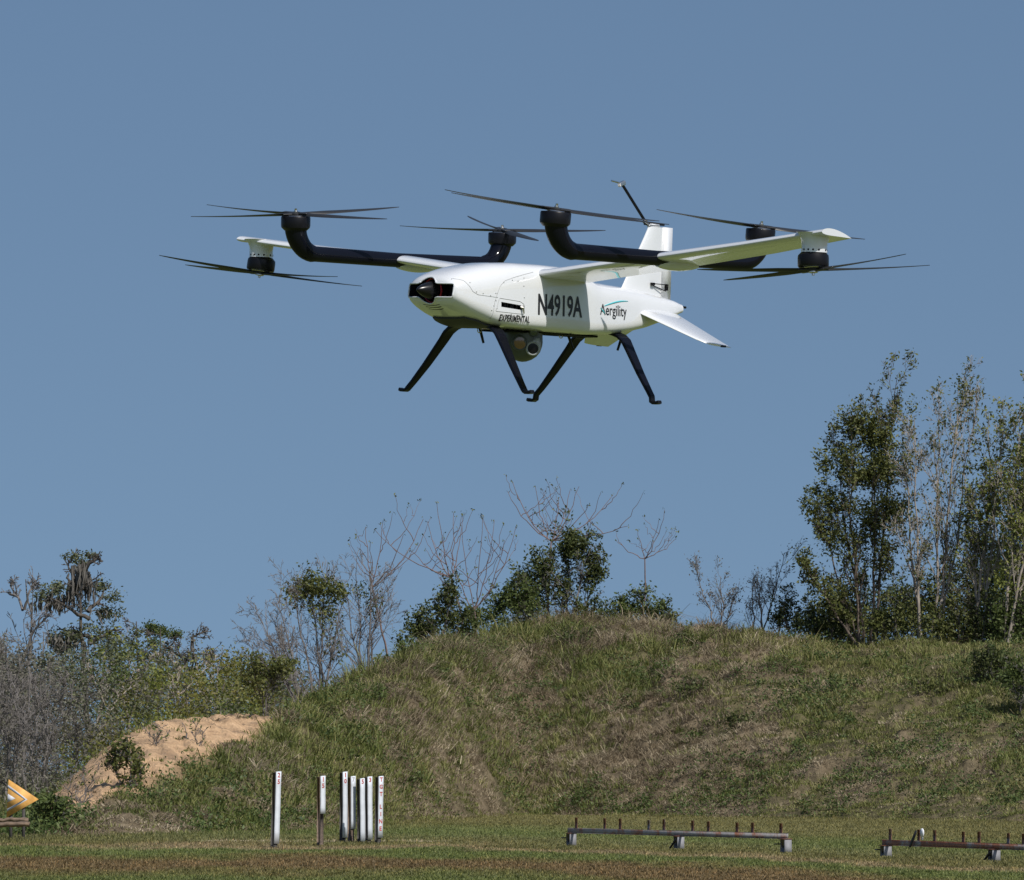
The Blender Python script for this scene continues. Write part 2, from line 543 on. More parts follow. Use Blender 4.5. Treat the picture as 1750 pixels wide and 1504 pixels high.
bo = mk('earth_bank', bv, [bq], em, smooth=True)
tag(bo, 'long overgrown earth bank with a bare sandy end', 'earth bank', kind='structure')
for nm, val in (('sand', sandv), ('dry', dryness(BP, BT, bv[..., 0], bv[..., 1]))):
    at_ = bo.data.attributes.new(nm, 'FLOAT', 'POINT')
    at_.data.foreach_set('value', np.asarray(val, dtype=np.float32).ravel())

# ------------------------------------------------------------------ grass
def blades(base, h, w, lean, ang, face):
    """Curved blades: base (n,3), height, width, lean (sideways reach over height), lean heading, facing of the flat."""
    n = len(base)
    ld = np.stack([np.cos(ang), np.sin(ang), np.zeros(n)], -1)
    wd = np.stack([np.cos(face), np.sin(face), np.zeros(n)], -1) * (w / 2)[:, None]
    up = np.array([0, 0, 1.])
    m = base + up * (h * .58)[:, None] + ld * (h * lean * .35)[:, None]
    t = base + up * (h * np.clip(1 - lean * .35, .15, 1))[:, None] + ld * (h * lean)[:, None]
    V = np.stack([base - wd, base + wd, m + wd * .75, m - wd * .75, t], 1)
    i = np.arange(n)[:, None] * 5
    return V.reshape(-1, 3), i + np.array([[0, 1, 2, 3]]), i + np.array([[3, 2, 4]])

def patch_grass(name, base, h, w, lean, ang, mat, label, cat):
    V, q, t = blades(base, h, w, lean, ang, rng.uniform(-.9, .9, len(base)))
    o = mk(name, V, [q, t], mat)
    return tag(o, label, cat, kind='stuff')

# mown turf blades over the field in view
ROW = rng.uniform(1394, 1512, 230000)
yy = 1.62 / np.maximum((ROW - 1320) / F, 1e-4) * 1.0 + rng.uniform(-1, 1, len(ROW))
pp = rng.uniform(-40, 1790, len(ROW))
k = yy < mown_edge(pp) + .5
yy, pp = yy[k], pp[k]
xx = (pp - CX) / F * yy
hh = rng.uniform(.025, .06, len(xx)) * (1 + .9 * fbm(xx * .6, yy * .2, 71)) * np.interp(toe(pp) - yy, [0, 8, 30], [1.9, 1.2, .9])
tm = leafy('turf_blade', [(.06, .06, .02)])
nt = tm.node_tree
c, g, scr = field_colour(nt)
isl = ramp(nt, g.outputs['Random Per Island'], [(0, (.6, .62, .6)), (.6, (1.05, 1.05, 1.0)), (.9, (1.4, 1.35, 1.2)), (1, (2.0, 1.7, 1.5))])
c = mixc(nt, 1.0, c, isl, 'MULTIPLY')
for nd in nt.nodes:
    if nd.type == 'BSDF_PRINCIPLED': nt.links.new(c, nd.inputs['Base Color'])
    if nd.type == 'BSDF_TRANSLUCENT': nt.links.new(c, nd.inputs['Color'])
bare = (np.abs(yy - 110.5) < 1.3) & (xx > -7.6) & (xx < -1.4) & (rng.random(len(xx)) < .6)
xx, yy, hh = xx[~bare], yy[~bare], hh[~bare]
zz = (fbm(xx * .08, yy * .05, 3) - .5) * .10 * np.exp(-(xx / 60) ** 2) - .005
patch_grass('mown_grass', np.stack([xx, yy, zz], -1), hh, rng.uniform(.010, .022, len(xx)), rng.uniform(.1, 1.0, len(xx)),
            rng.uniform(0, 6.28, len(xx)), tm, 'short mown grass of the field', 'grass')

# tussocks on the bank
NC = 27000
cp = rng.uniform(-70, 1830, NC * 2)
ct = rng.uniform(-.16, 1.08, NC * 2)
wgt = (ridge(cp) - toe(cp)) * ridge(cp)
k = rng.random(len(cp)) < wgt / wgt.max()
cp, ct = cp[k][:NC], ct[k][:NC]
k = toe(cp) + ct * (ridge(cp) - toe(cp)) > mown_edge(cp) - .8
cp, ct = cp[k], ct[k]
cpos = berm(cp, ct)
cpos[:, 2] = np.maximum(cpos[:, 2], 0)
sd = sandiness(cp, ct)
k = rng.random(len(cp)) > np.clip(sd * 1.15, 0, .985)
cp, ct, cpos, sd = cp[k], ct[k], cpos[k], sd[k]
dr = dryness(cp, ct, cpos[:, 0], cpos[:, 1])
tall = fbm(cpos[:, 0] * .5, cpos[:, 1] * .4, 44)
hc = rng.lognormal(0, .32, len(cp)) * (.17 + .66 * tall ** 1.5) * np.interp(ct, [0, .1, .3, .7, 1], [.35, .55, .85, 1.1, 1.35])
hc = hc * (1 - .6 * np.clip(sd * 2, 0, 1)) * np.interp(cp, [0, 500, 900, 1100, 1400, 1800], [.9, 1.0, 1.15, 1.05, .6, .52])
isdry = rng.random(len(cp)) < np.clip(dr * .9 + .0, 0.10, .90)
hc = hc * (1 + .55 * np.clip((ct - .85) * 8, 0, 1) * np.exp(-((cp - 1080) / 260) ** 2) * rng.random(len(cp)))
csz = rng.lognormal(-2.2, .45, len(cp))                      # how far a tuft spreads
tone_c = np.clip(.5 + (fbm(cpos[:, 0] * .7, cpos[:, 1] * .55, 91, 3) - .5) * 1.5 + rng.normal(0, .22, len(cp)) + .14 * np.clip((cp - 1250) / 150, 0, 1), 0, 1)
for nm, sel, nb, mt, lab in (
        ('rough_grass', ~isdry, 17, leafy('rough_grass_blade', [(.042, .056, .014), (.095, .118, .027), (.15, .165, .045), (.215, .21, .075), (.33, .285, .14)], patch=1), 'long green grass growing over the bank'),
        ('dry_grass', isdry, 18, leafy('dry_grass_blade', [(.085, .066, .042), (.16, .125, .08), (.25, .20, .13), (.36, .30, .20), (.52, .44, .31)], patch=1), 'dead tan grass lying over the bank')):
    c0, hcs = cpos[sel], hc[sel]
    n = len(c0)
    off = rng.normal(0, 1, (n, nb, 3)) * csz[sel][:, None, None]
    base = (c0[:, None] + off * np.array([1, 1, 0]) + np.array([0, 0, -.02])).reshape(-1, 3)
    green = nm == 'rough_grass'
    h = (hcs[:, None] * rng.lognormal(-.25, .38, (n, nb))).ravel() * (.82 if green else .62)
    ang = (np.arctan2(off[..., 1], off[..., 0]) + rng.normal(0, 1.1, (n, nb))).ravel()
    lean = rng.uniform(.2, 1.5, n * nb) if green else rng.uniform(.5, 2.8, n * nb)
    patch_grass(nm, base, h, rng.uniform(.014, .036, n * nb), lean, ang, mt, lab, 'grass')
    o_ = bpy.data.objects[nm]
    at2 = o_.data.attributes.new('tone', 'FLOAT', 'POINT')
    at2.data.foreach_set('value', np.repeat(tone_c[sel], nb * 5).astype(np.float32))

# ------------------------------------------------------------------ foliage and branches
def leaf_cards(c, size, r_, flat=.0, drop=0.0):
    """Folded lozenge leaves at points c (n,3)."""
    n = len(c)
    size = np.broadcast_to(size, (n,)) * r_.uniform(.6, 1.3, n)
    d = r_.normal(0, 1, (n, 3)); d[:, 2] = d[:, 2] * (1 - flat) - drop
    d /= np.linalg.norm(d, axis=1, keepdims=True) + 1e-9
    s = np.cross(d, r_.normal(0, 1, (n, 3)))
    s /= np.linalg.norm(s, axis=1, keepdims=True) + 1e-9
    u = np.cross(d, s)
    L, W = size[:, None] * .5, size[:, None] * .24
    V = np.stack([c - d * L, c + s * W + u * W * .3, c + d * L, c - s * W + u * W * .3], 1)
    i = np.arange(n)[:, None] * 4
    return V.reshape(-1, 3), i + np.array([[0, 1, 2, 3]])

def leaf_mesh(name, groups, mat, parent, r_):
    mb = MB()
    for c, size, flat, drop in groups:
        if len(c):
            V, q = leaf_cards(np.asarray(c, float), size, r_, flat, drop)
            mb.add(V, [q])
    return mb.build(name, mat, parent) if mb.n else None

def unit(v): return v / (np.linalg.norm(v) + 1e-9)

def side_dir(r_, d, ang):
    a = r_.normal(0, 1, 3)
    a = unit(a - d * (a @ d))
    return unit(d * math.cos(ang) + a * math.sin(ang))

def grow(r_, out, p, d, L, r, lvl, c):
    n = c['n'][lvl]
    pts = [p]
    for i in range(n):
        d = unit(d + r_.normal(0, c['wig'][lvl], 3) + np.array([0, 0, c['trop'][lvl]]))
        p = p + d * (L / n)
        pts.append(p)
    rad = np.linspace(r, max(r * c.get('taper', .35), c.get('rmin', .006)), n + 1)
    out.append((np.array(pts), rad, lvl))
    if lvl + 1 < len(c['n']):
        kids(r_, out, pts, rad, L, lvl, c)
    return np.array(pts)

def kids(r_, out, pts, rad, L, lvl, c):
    n = len(pts) - 1
    for q in range(c['kids'][lvl]):
        t = r_.uniform(c['start'][lvl], 1.0) * n
        i = min(int(t), n - 1)
        f = t - i
        pos = pts[i] * (1 - f) + pts[i + 1] * f
        dd = unit(pts[i + 1] - pts[i])
        ch = side_dir(r_, dd, r_.normal(c['ang'][lvl], .15))
        ch[1] *= .8
        l2 = L * c['len'][lvl] * r_.uniform(.6, 1.2) * (1.15 - .55 * t / n)
        grow(r_, out, pos, unit(ch), l2, max(rad[i] * c.get('rr', .55), c.get('rmin', .006)), lvl + 1, c)

def branches_mesh(name, out, mat, parent, sides=(6, 4, 3, 3, 3)):
    mb = MB()
    by = {}
    for pts, rad, lvl in out:
        by.setdefault((len(pts), sides[min(lvl, len(sides) - 1)]), []).append((pts, rad))
    for (n, k), l in by.items():
        V, q = tubes(np.stack([a for a, _ in l]), np.stack([b_ for _, b_ in l]), k)
        mb.add(V, [q])
    return mb.build(name, mat, parent, smooth=True, sharp=60)

def tip_points(out, lvl_min, r_, per=3, spread=.12, frac=.35):
    P = []
    for pts, rad, lvl in out:
        if lvl >= lvl_min:
            n = len(pts) - 1
            t = r_.uniform(1 - frac if frac < 1 else 0, 1, per) * n
            i = np.minimum(t.astype(int), n - 1)
            f = (t - i)[:, None]
            P.append(pts[i] * (1 - f) + pts[i + 1] * f + r_.normal(0, spread, (per, 3)))
    return np.concatenate(P) if P else np.zeros((0, 3))

def blob_points(r_, c, rad, n, shell=.45, clump=40, cs=.3):
    """Leaf points gathered in clumps through an ellipsoid, denser near its skin."""
    d = r_.normal(0, 1, (clump, 3)); d /= np.linalg.norm(d, axis=1, keepdims=True)
    rr = (1 - shell * r_.random(clump)) [:, None]
    cc = np.array(c) + d * rr * np.array(rad)
    i = r_.integers(0, clump, n)
    return cc[i] + r_.normal(0, 1, (n, 3)) * cs * r_.uniform(.5, 1.2, (clump, 1))[i]

def foot(px, t=1.0, sink=.15):
    q = berm(px, t).copy()
    q[2] -= sink
    return q

def plant(name, label, cat, base, group=None):
    return empty(name, tuple(base), 0, label, cat, group)

def to_local(out, base): return [(p - base, r, l) for p, r, l in out]

def stem_path(r_, a, b, n, wig, bow=0.0):
    t = np.linspace(0, 1, n + 1)[:, None]
    P = a * (1 - t) + b * t
    P = P + np.sin(np.pi * t) * np.array([bow, 0, 0])
    w = np.cumsum(r_.normal(0, wig, (n + 1, 3)), 0)
    w -= w[0] + t * (w[-1] - w[0])
    return P + w

# ragged line of weeds and small shrubs along the crest
for i, (px, t, up, lf, lab) in enumerate(((590, 1.0, 34, 'leaf_olive', 'low weedy shrub under the slender grey shrub'), (660, 1.0, 30, 'leaf_mid', 'low green weeds at the foot of the lone forked sapling'), (835, 1.02, 40, 'leaf_olive', 'olive shrub low on the crest left of the scrubby bush'),
        (1010, 1.02, 36, 'leaf_olive', 'olive weeds at the right foot of the vine tower'), (1175, 1.0, 26, 'leaf_mid', 'low green weeds right of the flat-forked sapling'), (1275, 1.0, 30, 'leaf_olive', 'olive weeds between the two feathery willows'),
        (520, .8, 40, 'leaf_olive', 'olive shrub at the upper right end of the bare sand'), (640, .62, 34, 'leaf_mid', 'round green weed clump on the left face of the bank'), (985, .70, 30, 'leaf_dark', 'dark weed clump high on the middle of the bank'),
        (1180, .48, 34, 'leaf_dark', 'dark weed clump half way up the dry slope'), (1420, .55, 34, 'leaf_mid', 'green weed clump below the dense rounded tree'), (1270, .40, 30, 'leaf_dark', 'dark weed clump below the dry crest'), (560, .40, 30, 'leaf_mid', 'green weed clump behind the post painted 15'), (690, .22, 30, 'leaf_mid', 'bright weed clump just right of the lettered post'), (1590, .55, 34, 'leaf_olive', 'olive weed clump on the right slope'))):
    r_ = np.random.default_rng(400 + i)
    b0 = foot(px, t, .05)
    rt = plant('weed_clump', lab, 'weeds', b0)
    k_ = b0[1] / F
    H_ = up * k_
    st = r_.normal(0, .28, (16, 3)) * np.array([1, 1, 0])
    tops = st * 1.9 + np.array([0, 0, 1.]) * (H_ * r_.uniform(.5, 1.05, (16, 1)))
    ws = np.linspace(0, 1, 5)[None, :, None]
    P_ = st[:, None] * (1 - ws) + tops[:, None] * ws + r_.normal(0, .03, (16, 5, 3))
    V_, q_ = tubes(P_, np.linspace(.014, .006, 5)[None].repeat(16, 0), 3)
    MB().add(V_, [q_]).build('stems', M['bark_brown'], rt)['kind'] = 'stuff'
    tt = r_.uniform(.25, 1, (16, 24))
    idx = np.minimum((tt * 4).astype(int), 3); fr = (tt * 4 - idx)[..., None]
    ar = np.arange(16)[:, None]
    lp = (P_[ar, idx] * (1 - fr) + P_[ar, idx + 1] * fr + r_.normal(0, .10, (16, 24, 3))).reshape(-1, 3)
    leaf_mesh('leaves', [(lp, .15, .1, .1)], M[lf], rt, r_)['kind'] = 'stuff'

# --- tall sparse trees on the right, each with several stems
def stemmed_tree(seed, label, px, t, stems, cfg, bark, leaf, leaf_n, leaf_size, blobs=(), group=None, name='sparse_tree', r0=.07, leaf2=None):
    r_ = np.random.default_rng(seed)
    base = foot(px, t)
    D = base[1]
    root = plant(name, label, 'tree', base, group)
    out = []
    for (bx, tx, ty, dy) in stems:
        a = at(bx, CY, D); a[2] = base[2]; a[1] = D + dy * .3
        b_ = at(tx, ty, D + dy)
        P = stem_path(r_, a, b_, 14, .05)
        L = np.linalg.norm(b_ - a)
        rad = np.linspace(r0 * r_.uniform(.8, 1.15), .012, 15)
        out.append((P, rad, 0))
        kids(r_, out, list(P), rad, L, 0, cfg)
    loc = to_local(out, base)
    branches_mesh('trunk', loc, bark, root)
    gs = [(tip_points(loc, cfg.get('leaf_lvl', 2), r_, leaf_n, .10, cfg.get('leaf_frac', .6)), leaf_size, .1, .15)]
    for (bx, by, rx, rz, n, cs) in blobs:
        c = at(bx, by, D) - base
        gs.append((blob_points(r_, c, (rx, rx * .8, rz), n, .75, max(10, n // 42), cs), leaf_size * .95, .2, .2))
    leaf_mesh('crown', gs, leaf, root, r_)
    return root

SP = dict(n=(14, 6, 4, 3), wig=(.05, .10, .14, .16), trop=(.05, .11, .08, .05), kids=(19, 6, 4), start=(.22, .2, .2), ang=(.5, .6, .6),
          len=(.24, .40, .5), rr=.5, rmin=.007, leaf_lvl=2, leaf_frac=.8)
G_R = 'tall sparse trees on the bank'
stemmed_tree(1, 'three-stemmed tree with a dense dark rounded crown, nearest the open sky', 1475, .97,
             [(1470, 1455, 735, -.4), (1482, 1498, 725, .3), (1490, 1534, 640, .5), (1476, 1395, 850, .2), (1472, 1380, 970, -.5), (1480, 1425, 770, .5)], SP, M['bark_brown'], M['leaf_olive'], 2, .17,
             blobs=[(1465, 728, .9, .75, 1300, .2), (1500, 745, .95, .7, 1200, .2), (1440, 785, 1.1, .8, 1300, .2), (1515, 800, 1.0, 1.0, 1700, .2), (1475, 815, 1.1, .8, 1300, .22), (1525, 875, .7, .9, 1100, .2), (1410, 845, .9, .7, 700, .2),
                    (1490, 880, 1.0, .9, 800, .24), (1420, 920, 1.3, .9, 620, .26), (1510, 960, .8, 1.5, 800, .26), (1415, 1010, 1.5, .9, 700, .28), (1385, 870, .5, .5, 240, .18), (1375, 960, .6, .7, 260, .2)], group=G_R)
stemmed_tree(2, 'tall pale-barked tree with several bare upright limbs and tiny leaves, reaching highest', 1590, .96,
             [(1575, 1562, 710, -.5), (1588, 1605, 685, .4), (1596, 1638, 655, .1), (1600, 1670, 690, .7), (1572, 1545, 790, .2)], SP, M['bark_pale'], M['leaf_olive'], 1, .16, group=G_R,
             blobs=[(1640, 660, .5, .8, 120, .22), (1560, 700, .4, .9, 110, .22)])
stemmed_tree(3, 'two-stemmed tree with feathery yellow-green twigs and shaggy leafy middle', 1668, .97,
             [(1662, 1690, 705, .2), (1672, 1715, 735, -.3), (1668, 1648, 800, .5)], SP, M['bark_pale'], M['leaf_spring'], 2, .16, group=G_R,
             blobs=[(1690, 850, 1.0, 1.3, 420, .3), (1665, 900, .7, 1.2, 260, .3)])
stemmed_tree(4, 'leaning grey trunk tree with bright spring leaves at the edge of the frame', 1715, .95,
             [(1713, 1742, 700, .3), (1718, 1775, 740, -.4), (1720, 1800, 720, .5)], SP, M['bark_pale'], M['leaf_spring'], 2, .17, group=G_R,
             blobs=[(1725, 900, 1.1, 1.6, 600, .3), (1735, 1010, 1.0, 1.0, 380, .3)])
stemmed_tree(5, 'dark leafy tree crowding behind the leaning trunk at the frame edge', 1745, 1.05,
             [(1745, 1740, 760, .4), (1752, 1790, 740, -.4), (1748, 1700, 830, .2)], SP, M['bark_dark'], M['leaf_dark'], 2, .18, group=G_R,
             blobs=[(1735, 860, 1.2, 1.5, 800, .3), (1700, 980, 1.3, 1.4, 700, .3), (1745, 1040, 1.2, 1.0, 500, .3)])
WL = dict(n=(10, 6, 4, 3), wig=(.08, .12, .16, .18), trop=(.04, .10, .08, .05), kids=(9, 6, 4), start=(.3, .25, .2), ang=(.55, .6, .6), len=(.42, .45, .5), rr=.5, rmin=.006, leaf_lvl=3, leaf_frac=1)
stemmed_tree(6, 'small pale willow with fine feathery twigs on the dry crest', 1228, 1.0, [(1222, 1190, 975, -.3), (1230, 1232, 985, .3), (1234, 1258, 1010, .1)], WL, M['bark_grey'], M['leaf_grey'], 1, .10, group='small feathery willows on the crest', name='willow', r0=.05)
stemmed_tree(7, 'small feathery willow leaning towards the tall dense tree', 1300, 1.0, [(1292, 1340, 945, .2), (1302, 1300, 990, -.3), (1296, 1285, 1000, .3)], WL, M['bark_grey'], M['leaf_grey'], 1, .10, group='small feathery willows on the crest', name='willow', r0=.05)

# --- bare candelabra saplings (thick upturned twigs with buds)
def candelabra(seed, label, px, t, forks, tops, base_r=.05):
    r_ = np.random.default_rng(seed)
    base = foot(px, t)
    D = base[1]
    root = plant('bare_sapling', label, 'tree', base, 'bare candelabra saplings on the crest')
    out, ends = [], []
    def arm(a, b_, r, dy, lvl):
        # leaves its fork sideways, then turns up
        v = b_ - a
        c1 = a + np.array([v[0] * .62, dy * .5, v[2] * .28])
        tt = np.linspace(0, 1, 9)[:, None]
        P = (1 - tt) ** 2 * a + 2 * tt * (1 - tt) * c1 + tt ** 2 * (b_ + np.array([0, dy, 0]))
        P[1:-1] += r_.normal(0, .032, (7, 3))
        out.append((P, np.linspace(r, r * .36, 9), 0 if lvl == 0 else 1))
        return P
    fork = at(*forks, D)
    P = stem_path(r_, base, fork, 8, .03)
    out.append((P, np.linspace(base_r, base_r * .62, 9), 0))
    for (tx, ty) in tops:
        dy = r_.uniform(-.9, .9)
        e = at(tx, ty, D)
        P = arm(fork, e, base_r * .55, dy, 0)
        L = np.linalg.norm(e - fork)
        ends.append(P[-1])
        nk = 1 if L < 1.6 else 2
        for q in range(nk):
            i = int(r_.integers(2, 7))
            v = P[i] + np.array([r_.choice([-1, 1]) * r_.uniform(.18, .42) * L, r_.uniform(-.5, .5), r_.uniform(.3, .6) * L])
            Q = arm(P[i], v, base_r * .36, r_.uniform(-.2, .2), 1)
            ends.append(Q[-1])
            if L > 1.6:
                for _ in range(int(r_.integers(0, 2))):
                    i2 = int(r_.integers(3, 7))
                    ends.append(arm(Q[i2], Q[i2] + np.array([r_.normal(0, .25), r_.normal(0, .2), r_.uniform(.3, .75)]), base_r * .26, 0, 1)[-1])
    loc = to_local(out, base)
    branches_mesh('trunk', loc, M['bark_red'], root, sides=(6, 4))
    tips = np.concatenate([(np.array(ends) - base)] * 5) + r_.normal(0, .045, (len(ends) * 5, 3))
    bud = leaf_mesh('bud_cluster', [(tips[r_.random(len(tips)) < .6], .12, 0, -.6)], M['leaf_olive'], root, r_)
    bud['kind'] = 'stuff'
    return root

candelabra(21, 'bare forked sapling standing alone on a long thin trunk beside the vine-topped tree', 668, 1.0, (636, 1004), [(625, 900), (655, 890), (690, 915), (723, 885), (634, 930)])
candelabra(22, 'wide bare sapling arching over the left leafy bush of the crest', 800, 1.0, (772, 988), [(700, 940), (747, 862), (775, 875), (790, 880), (730, 890), (640, 905)])
candelabra(23, 'dense bare sapling with many upturned twigs left of the vine tower', 814, 1.0, (811, 1042), [(752, 985), (790, 900), (825, 885), (862, 925), (882, 900), (845, 890), (770, 940)])
candelabra(24, 'tallest bare sapling rising out of the vine-smothered tower', 935, 1.12, (942, 925), [(868, 840), (915, 832), (955, 850), (990, 830), (1005, 865), (1048, 845), (1072, 900), (876, 822), (975, 835)], .055)
candelabra(25, 'small bare sapling with a flat fork right of the vine tower', 1102, 1.0, (1102, 955), [(1052, 925), (1090, 905), (1135, 872), (1155, 920), (1125, 890)], .042)

# --- vine-smothered and leafy trees on the crest
def bushy(seed, name, label, px, t, cat, stems, cfg, bark, leaf, blobs, leaf_size=.16, leaf_n=1, group=None, r0=.05, sub=None):
    r_ = np.random.default_rng(seed)
    base = foot(px, t)
    D = base[1]
    root = plant(name, label, cat, base, group)
    out = []
    for (bx, tx, ty, dy) in stems:
        a = at(bx, CY, D); a[2] = base[2]; a[1] = D + dy * .4
        e = at(tx, ty, D + dy)
        P = stem_path(r_, a, e, 9, .06)
        rad = np.linspace(r0, .01, 10)
        out.append((P, rad, 0))
        kids(r_, out, list(P), rad, np.linalg.norm(e - a), 0, cfg)
    loc = to_local(out, base)
    branches_mesh('trunk', loc, bark, root, sides=(5, 3, 3, 3))
    gs = []
    if leaf_n: gs.append((tip_points(loc, 2, r_, leaf_n, .1, .7), leaf_size, .1, .1))
    for (bx, by, rx, rz, n, cs) in blobs:
        gs.append((blob_points(r_, at(bx, by, D) - base, (rx, rx * .8, rz), n, .8, max(8, n // 40), cs), leaf_size, .1, .15))
    leaf_mesh('crown', gs, leaf, root, r_)
    return root

TW = dict(n=(9, 6, 5, 3), wig=(.08, .16, .22, .25), trop=(.03, .06, .05, .03), kids=(12, 6, 3), start=(.12, .2, .2), ang=(.6, .7, .7), len=(.40, .45, .5), rr=.5, rmin=.007)
bushy(31, 'vine_covered_tree', 'grey bare tree wearing a cap of green vines above the sand slope', 545, .98, 'tree',
      [(540, 500, 1000, -.4), (545, 560, 960, .3), (550, 590, 1000, .1), (538, 470, 1060, .4), (548, 530, 990, .7), (536, 445, 1090, -.2)], TW, M['bark_grey'], M['leaf_olive'],
      [(535, 1000, .95, .5, 1100, .2), (570, 1010, .6, .45, 480, .18), (505, 1018, .5, .4, 360, .18), (550, 1045, .9, .6, 420, .24), (565, 1100, .5, .8, 160, .22)], .15, 0)
bushy(32, 'bare_shrub', 'slender grey leafless shrub between the vine-topped tree and the bare saplings', 622, 1.0, 'shrub',
      [(615, 610, 960, .2), (622, 632, 950, -.3), (628, 660, 1000, .3), (618, 590, 1010, .1)], TW, M['bark_grey'], M['leaf_dark'], [(640, 1030, .5, .6, 170, .2), (620, 1010, .3, .5, 90, .16)], .14, 0)
bushy(33, 'bare_shrub', 'twiggy grey leafless shrub spreading left of the vine-topped tree', 520, .9, 'shrub',
      [(515, 440, 1050, -.3), (518, 425, 1100, .3), (522, 470, 1030, .2), (520, 485, 1090, -.5)], TW, M['bark_grey'], M['leaf_grey'], [], .1, 0)
bushy(34, 'leafy_bush', 'dark glossy bush under the bare saplings, left of the vine tower', 760, 1.0, 'bush',
      [(730, 715, 1045, .2), (760, 765, 1000, -.2), (790, 800, 1040, .3), (745, 745, 1040, 0)], TW, M['bark_dark'], M['leaf_dark'],
      [(768, 1015, .6, .8, 640, .2), (715, 1078, 1.0, .7, 800, .22), (795, 1068, .9, .7, 800, .22), (752, 1048, .8, .7, 560, .22)], .17, 1)
bushy(35, 'vine_tower', 'tall tower of dark vines and dead grey tangle smothering a tree', 975, 1.01, 'tree',
      [(960, 965, 910, .2), (980, 1000, 915, -.2), (990, 1022, 950, .3), (940, 930, 960, -.3), (920, 880, 1000, .2), (975, 960, 990, .6)], TW, M['bark_grey'], M['leaf_dark'],
      [(972, 938, 1.0, .85, 1500, .17), (930, 968, .9, .8, 900, .18), (895, 990, .8, .7, 700, .18), (905, 1035, 1.0, .6, 700, .2), (1014, 975, .5, 1.2, 1000, .16), (990, 925, .8, .5, 600, .15), (920, 1012, 1.0, .6, 560, .18), (1005, 1035, .7, .7, 500, .18), (962, 1000, 1.0, .9, 420, .26)], .17, 1)
bushy(36, 'leafy_bush', 'grey-green scrubby bush leaning on the left foot of the vine tower', 868, 1.0, 'bush',
      [(865, 850, 1010, .2), (880, 885, 990, -.2), (895, 905, 1000, .3)], TW, M['bark_dark'], M['leaf_mid'],
      [(870, 1020, .95, .7, 900, .22), (845, 1045, .8, .6, 600, .22), (820, 1055, .8, .5, 500, .22), (900, 1025, .8, .8, 700, .22)], .16, 1)
bushy(37, 'leafy_bush', 'bright-edged leafy bush on the crest below the small flat-forked sapling', 1090, 1.0, 'bush',
      [(1075, 1060, 1025, .2), (1095, 1100, 1010, -.2), (1110, 1135, 1030, .3), (1120, 1150, 1050, 0)], TW, M['bark_dark'], M['leaf_mid'],
      [(1075, 1035, .8, .6, 700, .2), (1110, 1042, .9, .5, 700, .2), (1140, 1060, .7, .4, 400, .18), (1055, 1050, .8, .5, 520, .2)], .16, 1)
bushy(38, 'leafy_bush', 'low dark shrub between the feathery willows and the tall trees', 1338, .98, 'bush',
      [(1330, 1335, 1030, .2), (1345, 1345, 1010, -.2), (1350, 1365, 1040, .1)], TW, M['bark_dark'], M['leaf_dark'], [(1340, 1050, .45, .8, 330, .2), (1375, 1065, .8, .5, 360, .22)], .15, 1)
for i, (px, ty, tt, lf, lab) in enumerate((
        (1415, 1020, .97, 'leaf_dark', 'dark undergrowth bush at the foot of the dense rounded tree'),
        (1530, 1020, .95, 'leaf_olive', 'olive undergrowth bush between the dense tree and the pale-barked tree'),
        (1632, 1030, .96, 'leaf_olive', 'broad olive bush filling the gap right of the pale-barked stems'),
        (1692, 1020, .98, 'leaf_dark', 'dark bush between the two-stemmed tree and the leaning trunk'),
        (1750, 1010, .97, 'leaf_mid', 'green bush at the frame edge beneath the leaning trunk'),
        (1478, 1000, 1.18, 'leaf_mid', 'green bush behind the stems of the dense rounded tree'),
        (1430, 1030, 1.12, 'leaf_olive', 'olive bush left behind the dense rounded tree'),
        (1565, 985, 1.18, 'leaf_dark', 'tall dim bush behind the pale-barked stems'),
        (1650, 950, 1.2, 'leaf_olive', 'tall olive bush standing behind the two-stemmed tree'),
        (1725, 930, 1.22, 'leaf_mid', 'tall bush behind the leaning trunk, mostly hidden'))):
    bushy(50 + i, 'leafy_bush', lab, px, tt, 'bush', [(px - 14, px - 35, ty + 15, .3), (px, px, ty, -.3), (px + 12, px + 34, ty + 20, .2)], TW, M['bark_dark'], M[lf],
          [(px + o, y_, 1.15, .8, 620, .27) for y_ in range(ty + 42, 1098, 36) for o in (-24, 20)], .17, 1, group='undergrowth bushes beneath the tall trees')
for i, (px, t, ty, lf, w, n, lab) in enumerate((
        (215, .36, 1278, 'leaf_olive', .5, 110, 'sprawling green shrub growing out of the bare sand slope'),
        (700, .93, 1098, 'leaf_mid', .5, 260, 'small rounded shrub on the crest at the foot of the lone forked sapling'),
        (1690, .60, 1112, 'leaf_dark', .9, 620, 'dark tangled shrub low on the shaded right slope'),
        (1745, .50, 1130, 'leaf_mid', .8, 480, 'tangled shrub on the right slope cut by the frame'),
        (90, .10, 1368, 'leaf_mid', .55, 420, 'leafy shrub in front of the tip of the orange arrow sign'),
        (455, .88, 1128, 'leaf_olive', 1.2, 900, 'broad olive bush at the top of the sand slope'),
        (775, .68, 1190, 'leaf_dark', .30, 160, 'little dark tuft shrub on the middle of the grassy slope'))):
    bp_ = foot(px, t)
    D_ = bp_[1]
    # its top stands at row ty, or a metre above its own foot when that is higher
    bushy(70 + i, 'slope_shrub', lab, px, t, 'shrub', [(px - 4, px - 16, ty + 6, .2), (px, px + 2, ty, -.2), (px + 5, px + 18, ty + 10, .1)], TW, M['bark_grey'], M[lf],
          [(px, ty + 14, w, w * .5, n, .16), (px - 8, ty + 26, w * 1.1, w * .5, n // 2, .16)], .14, 1, r0=.03)

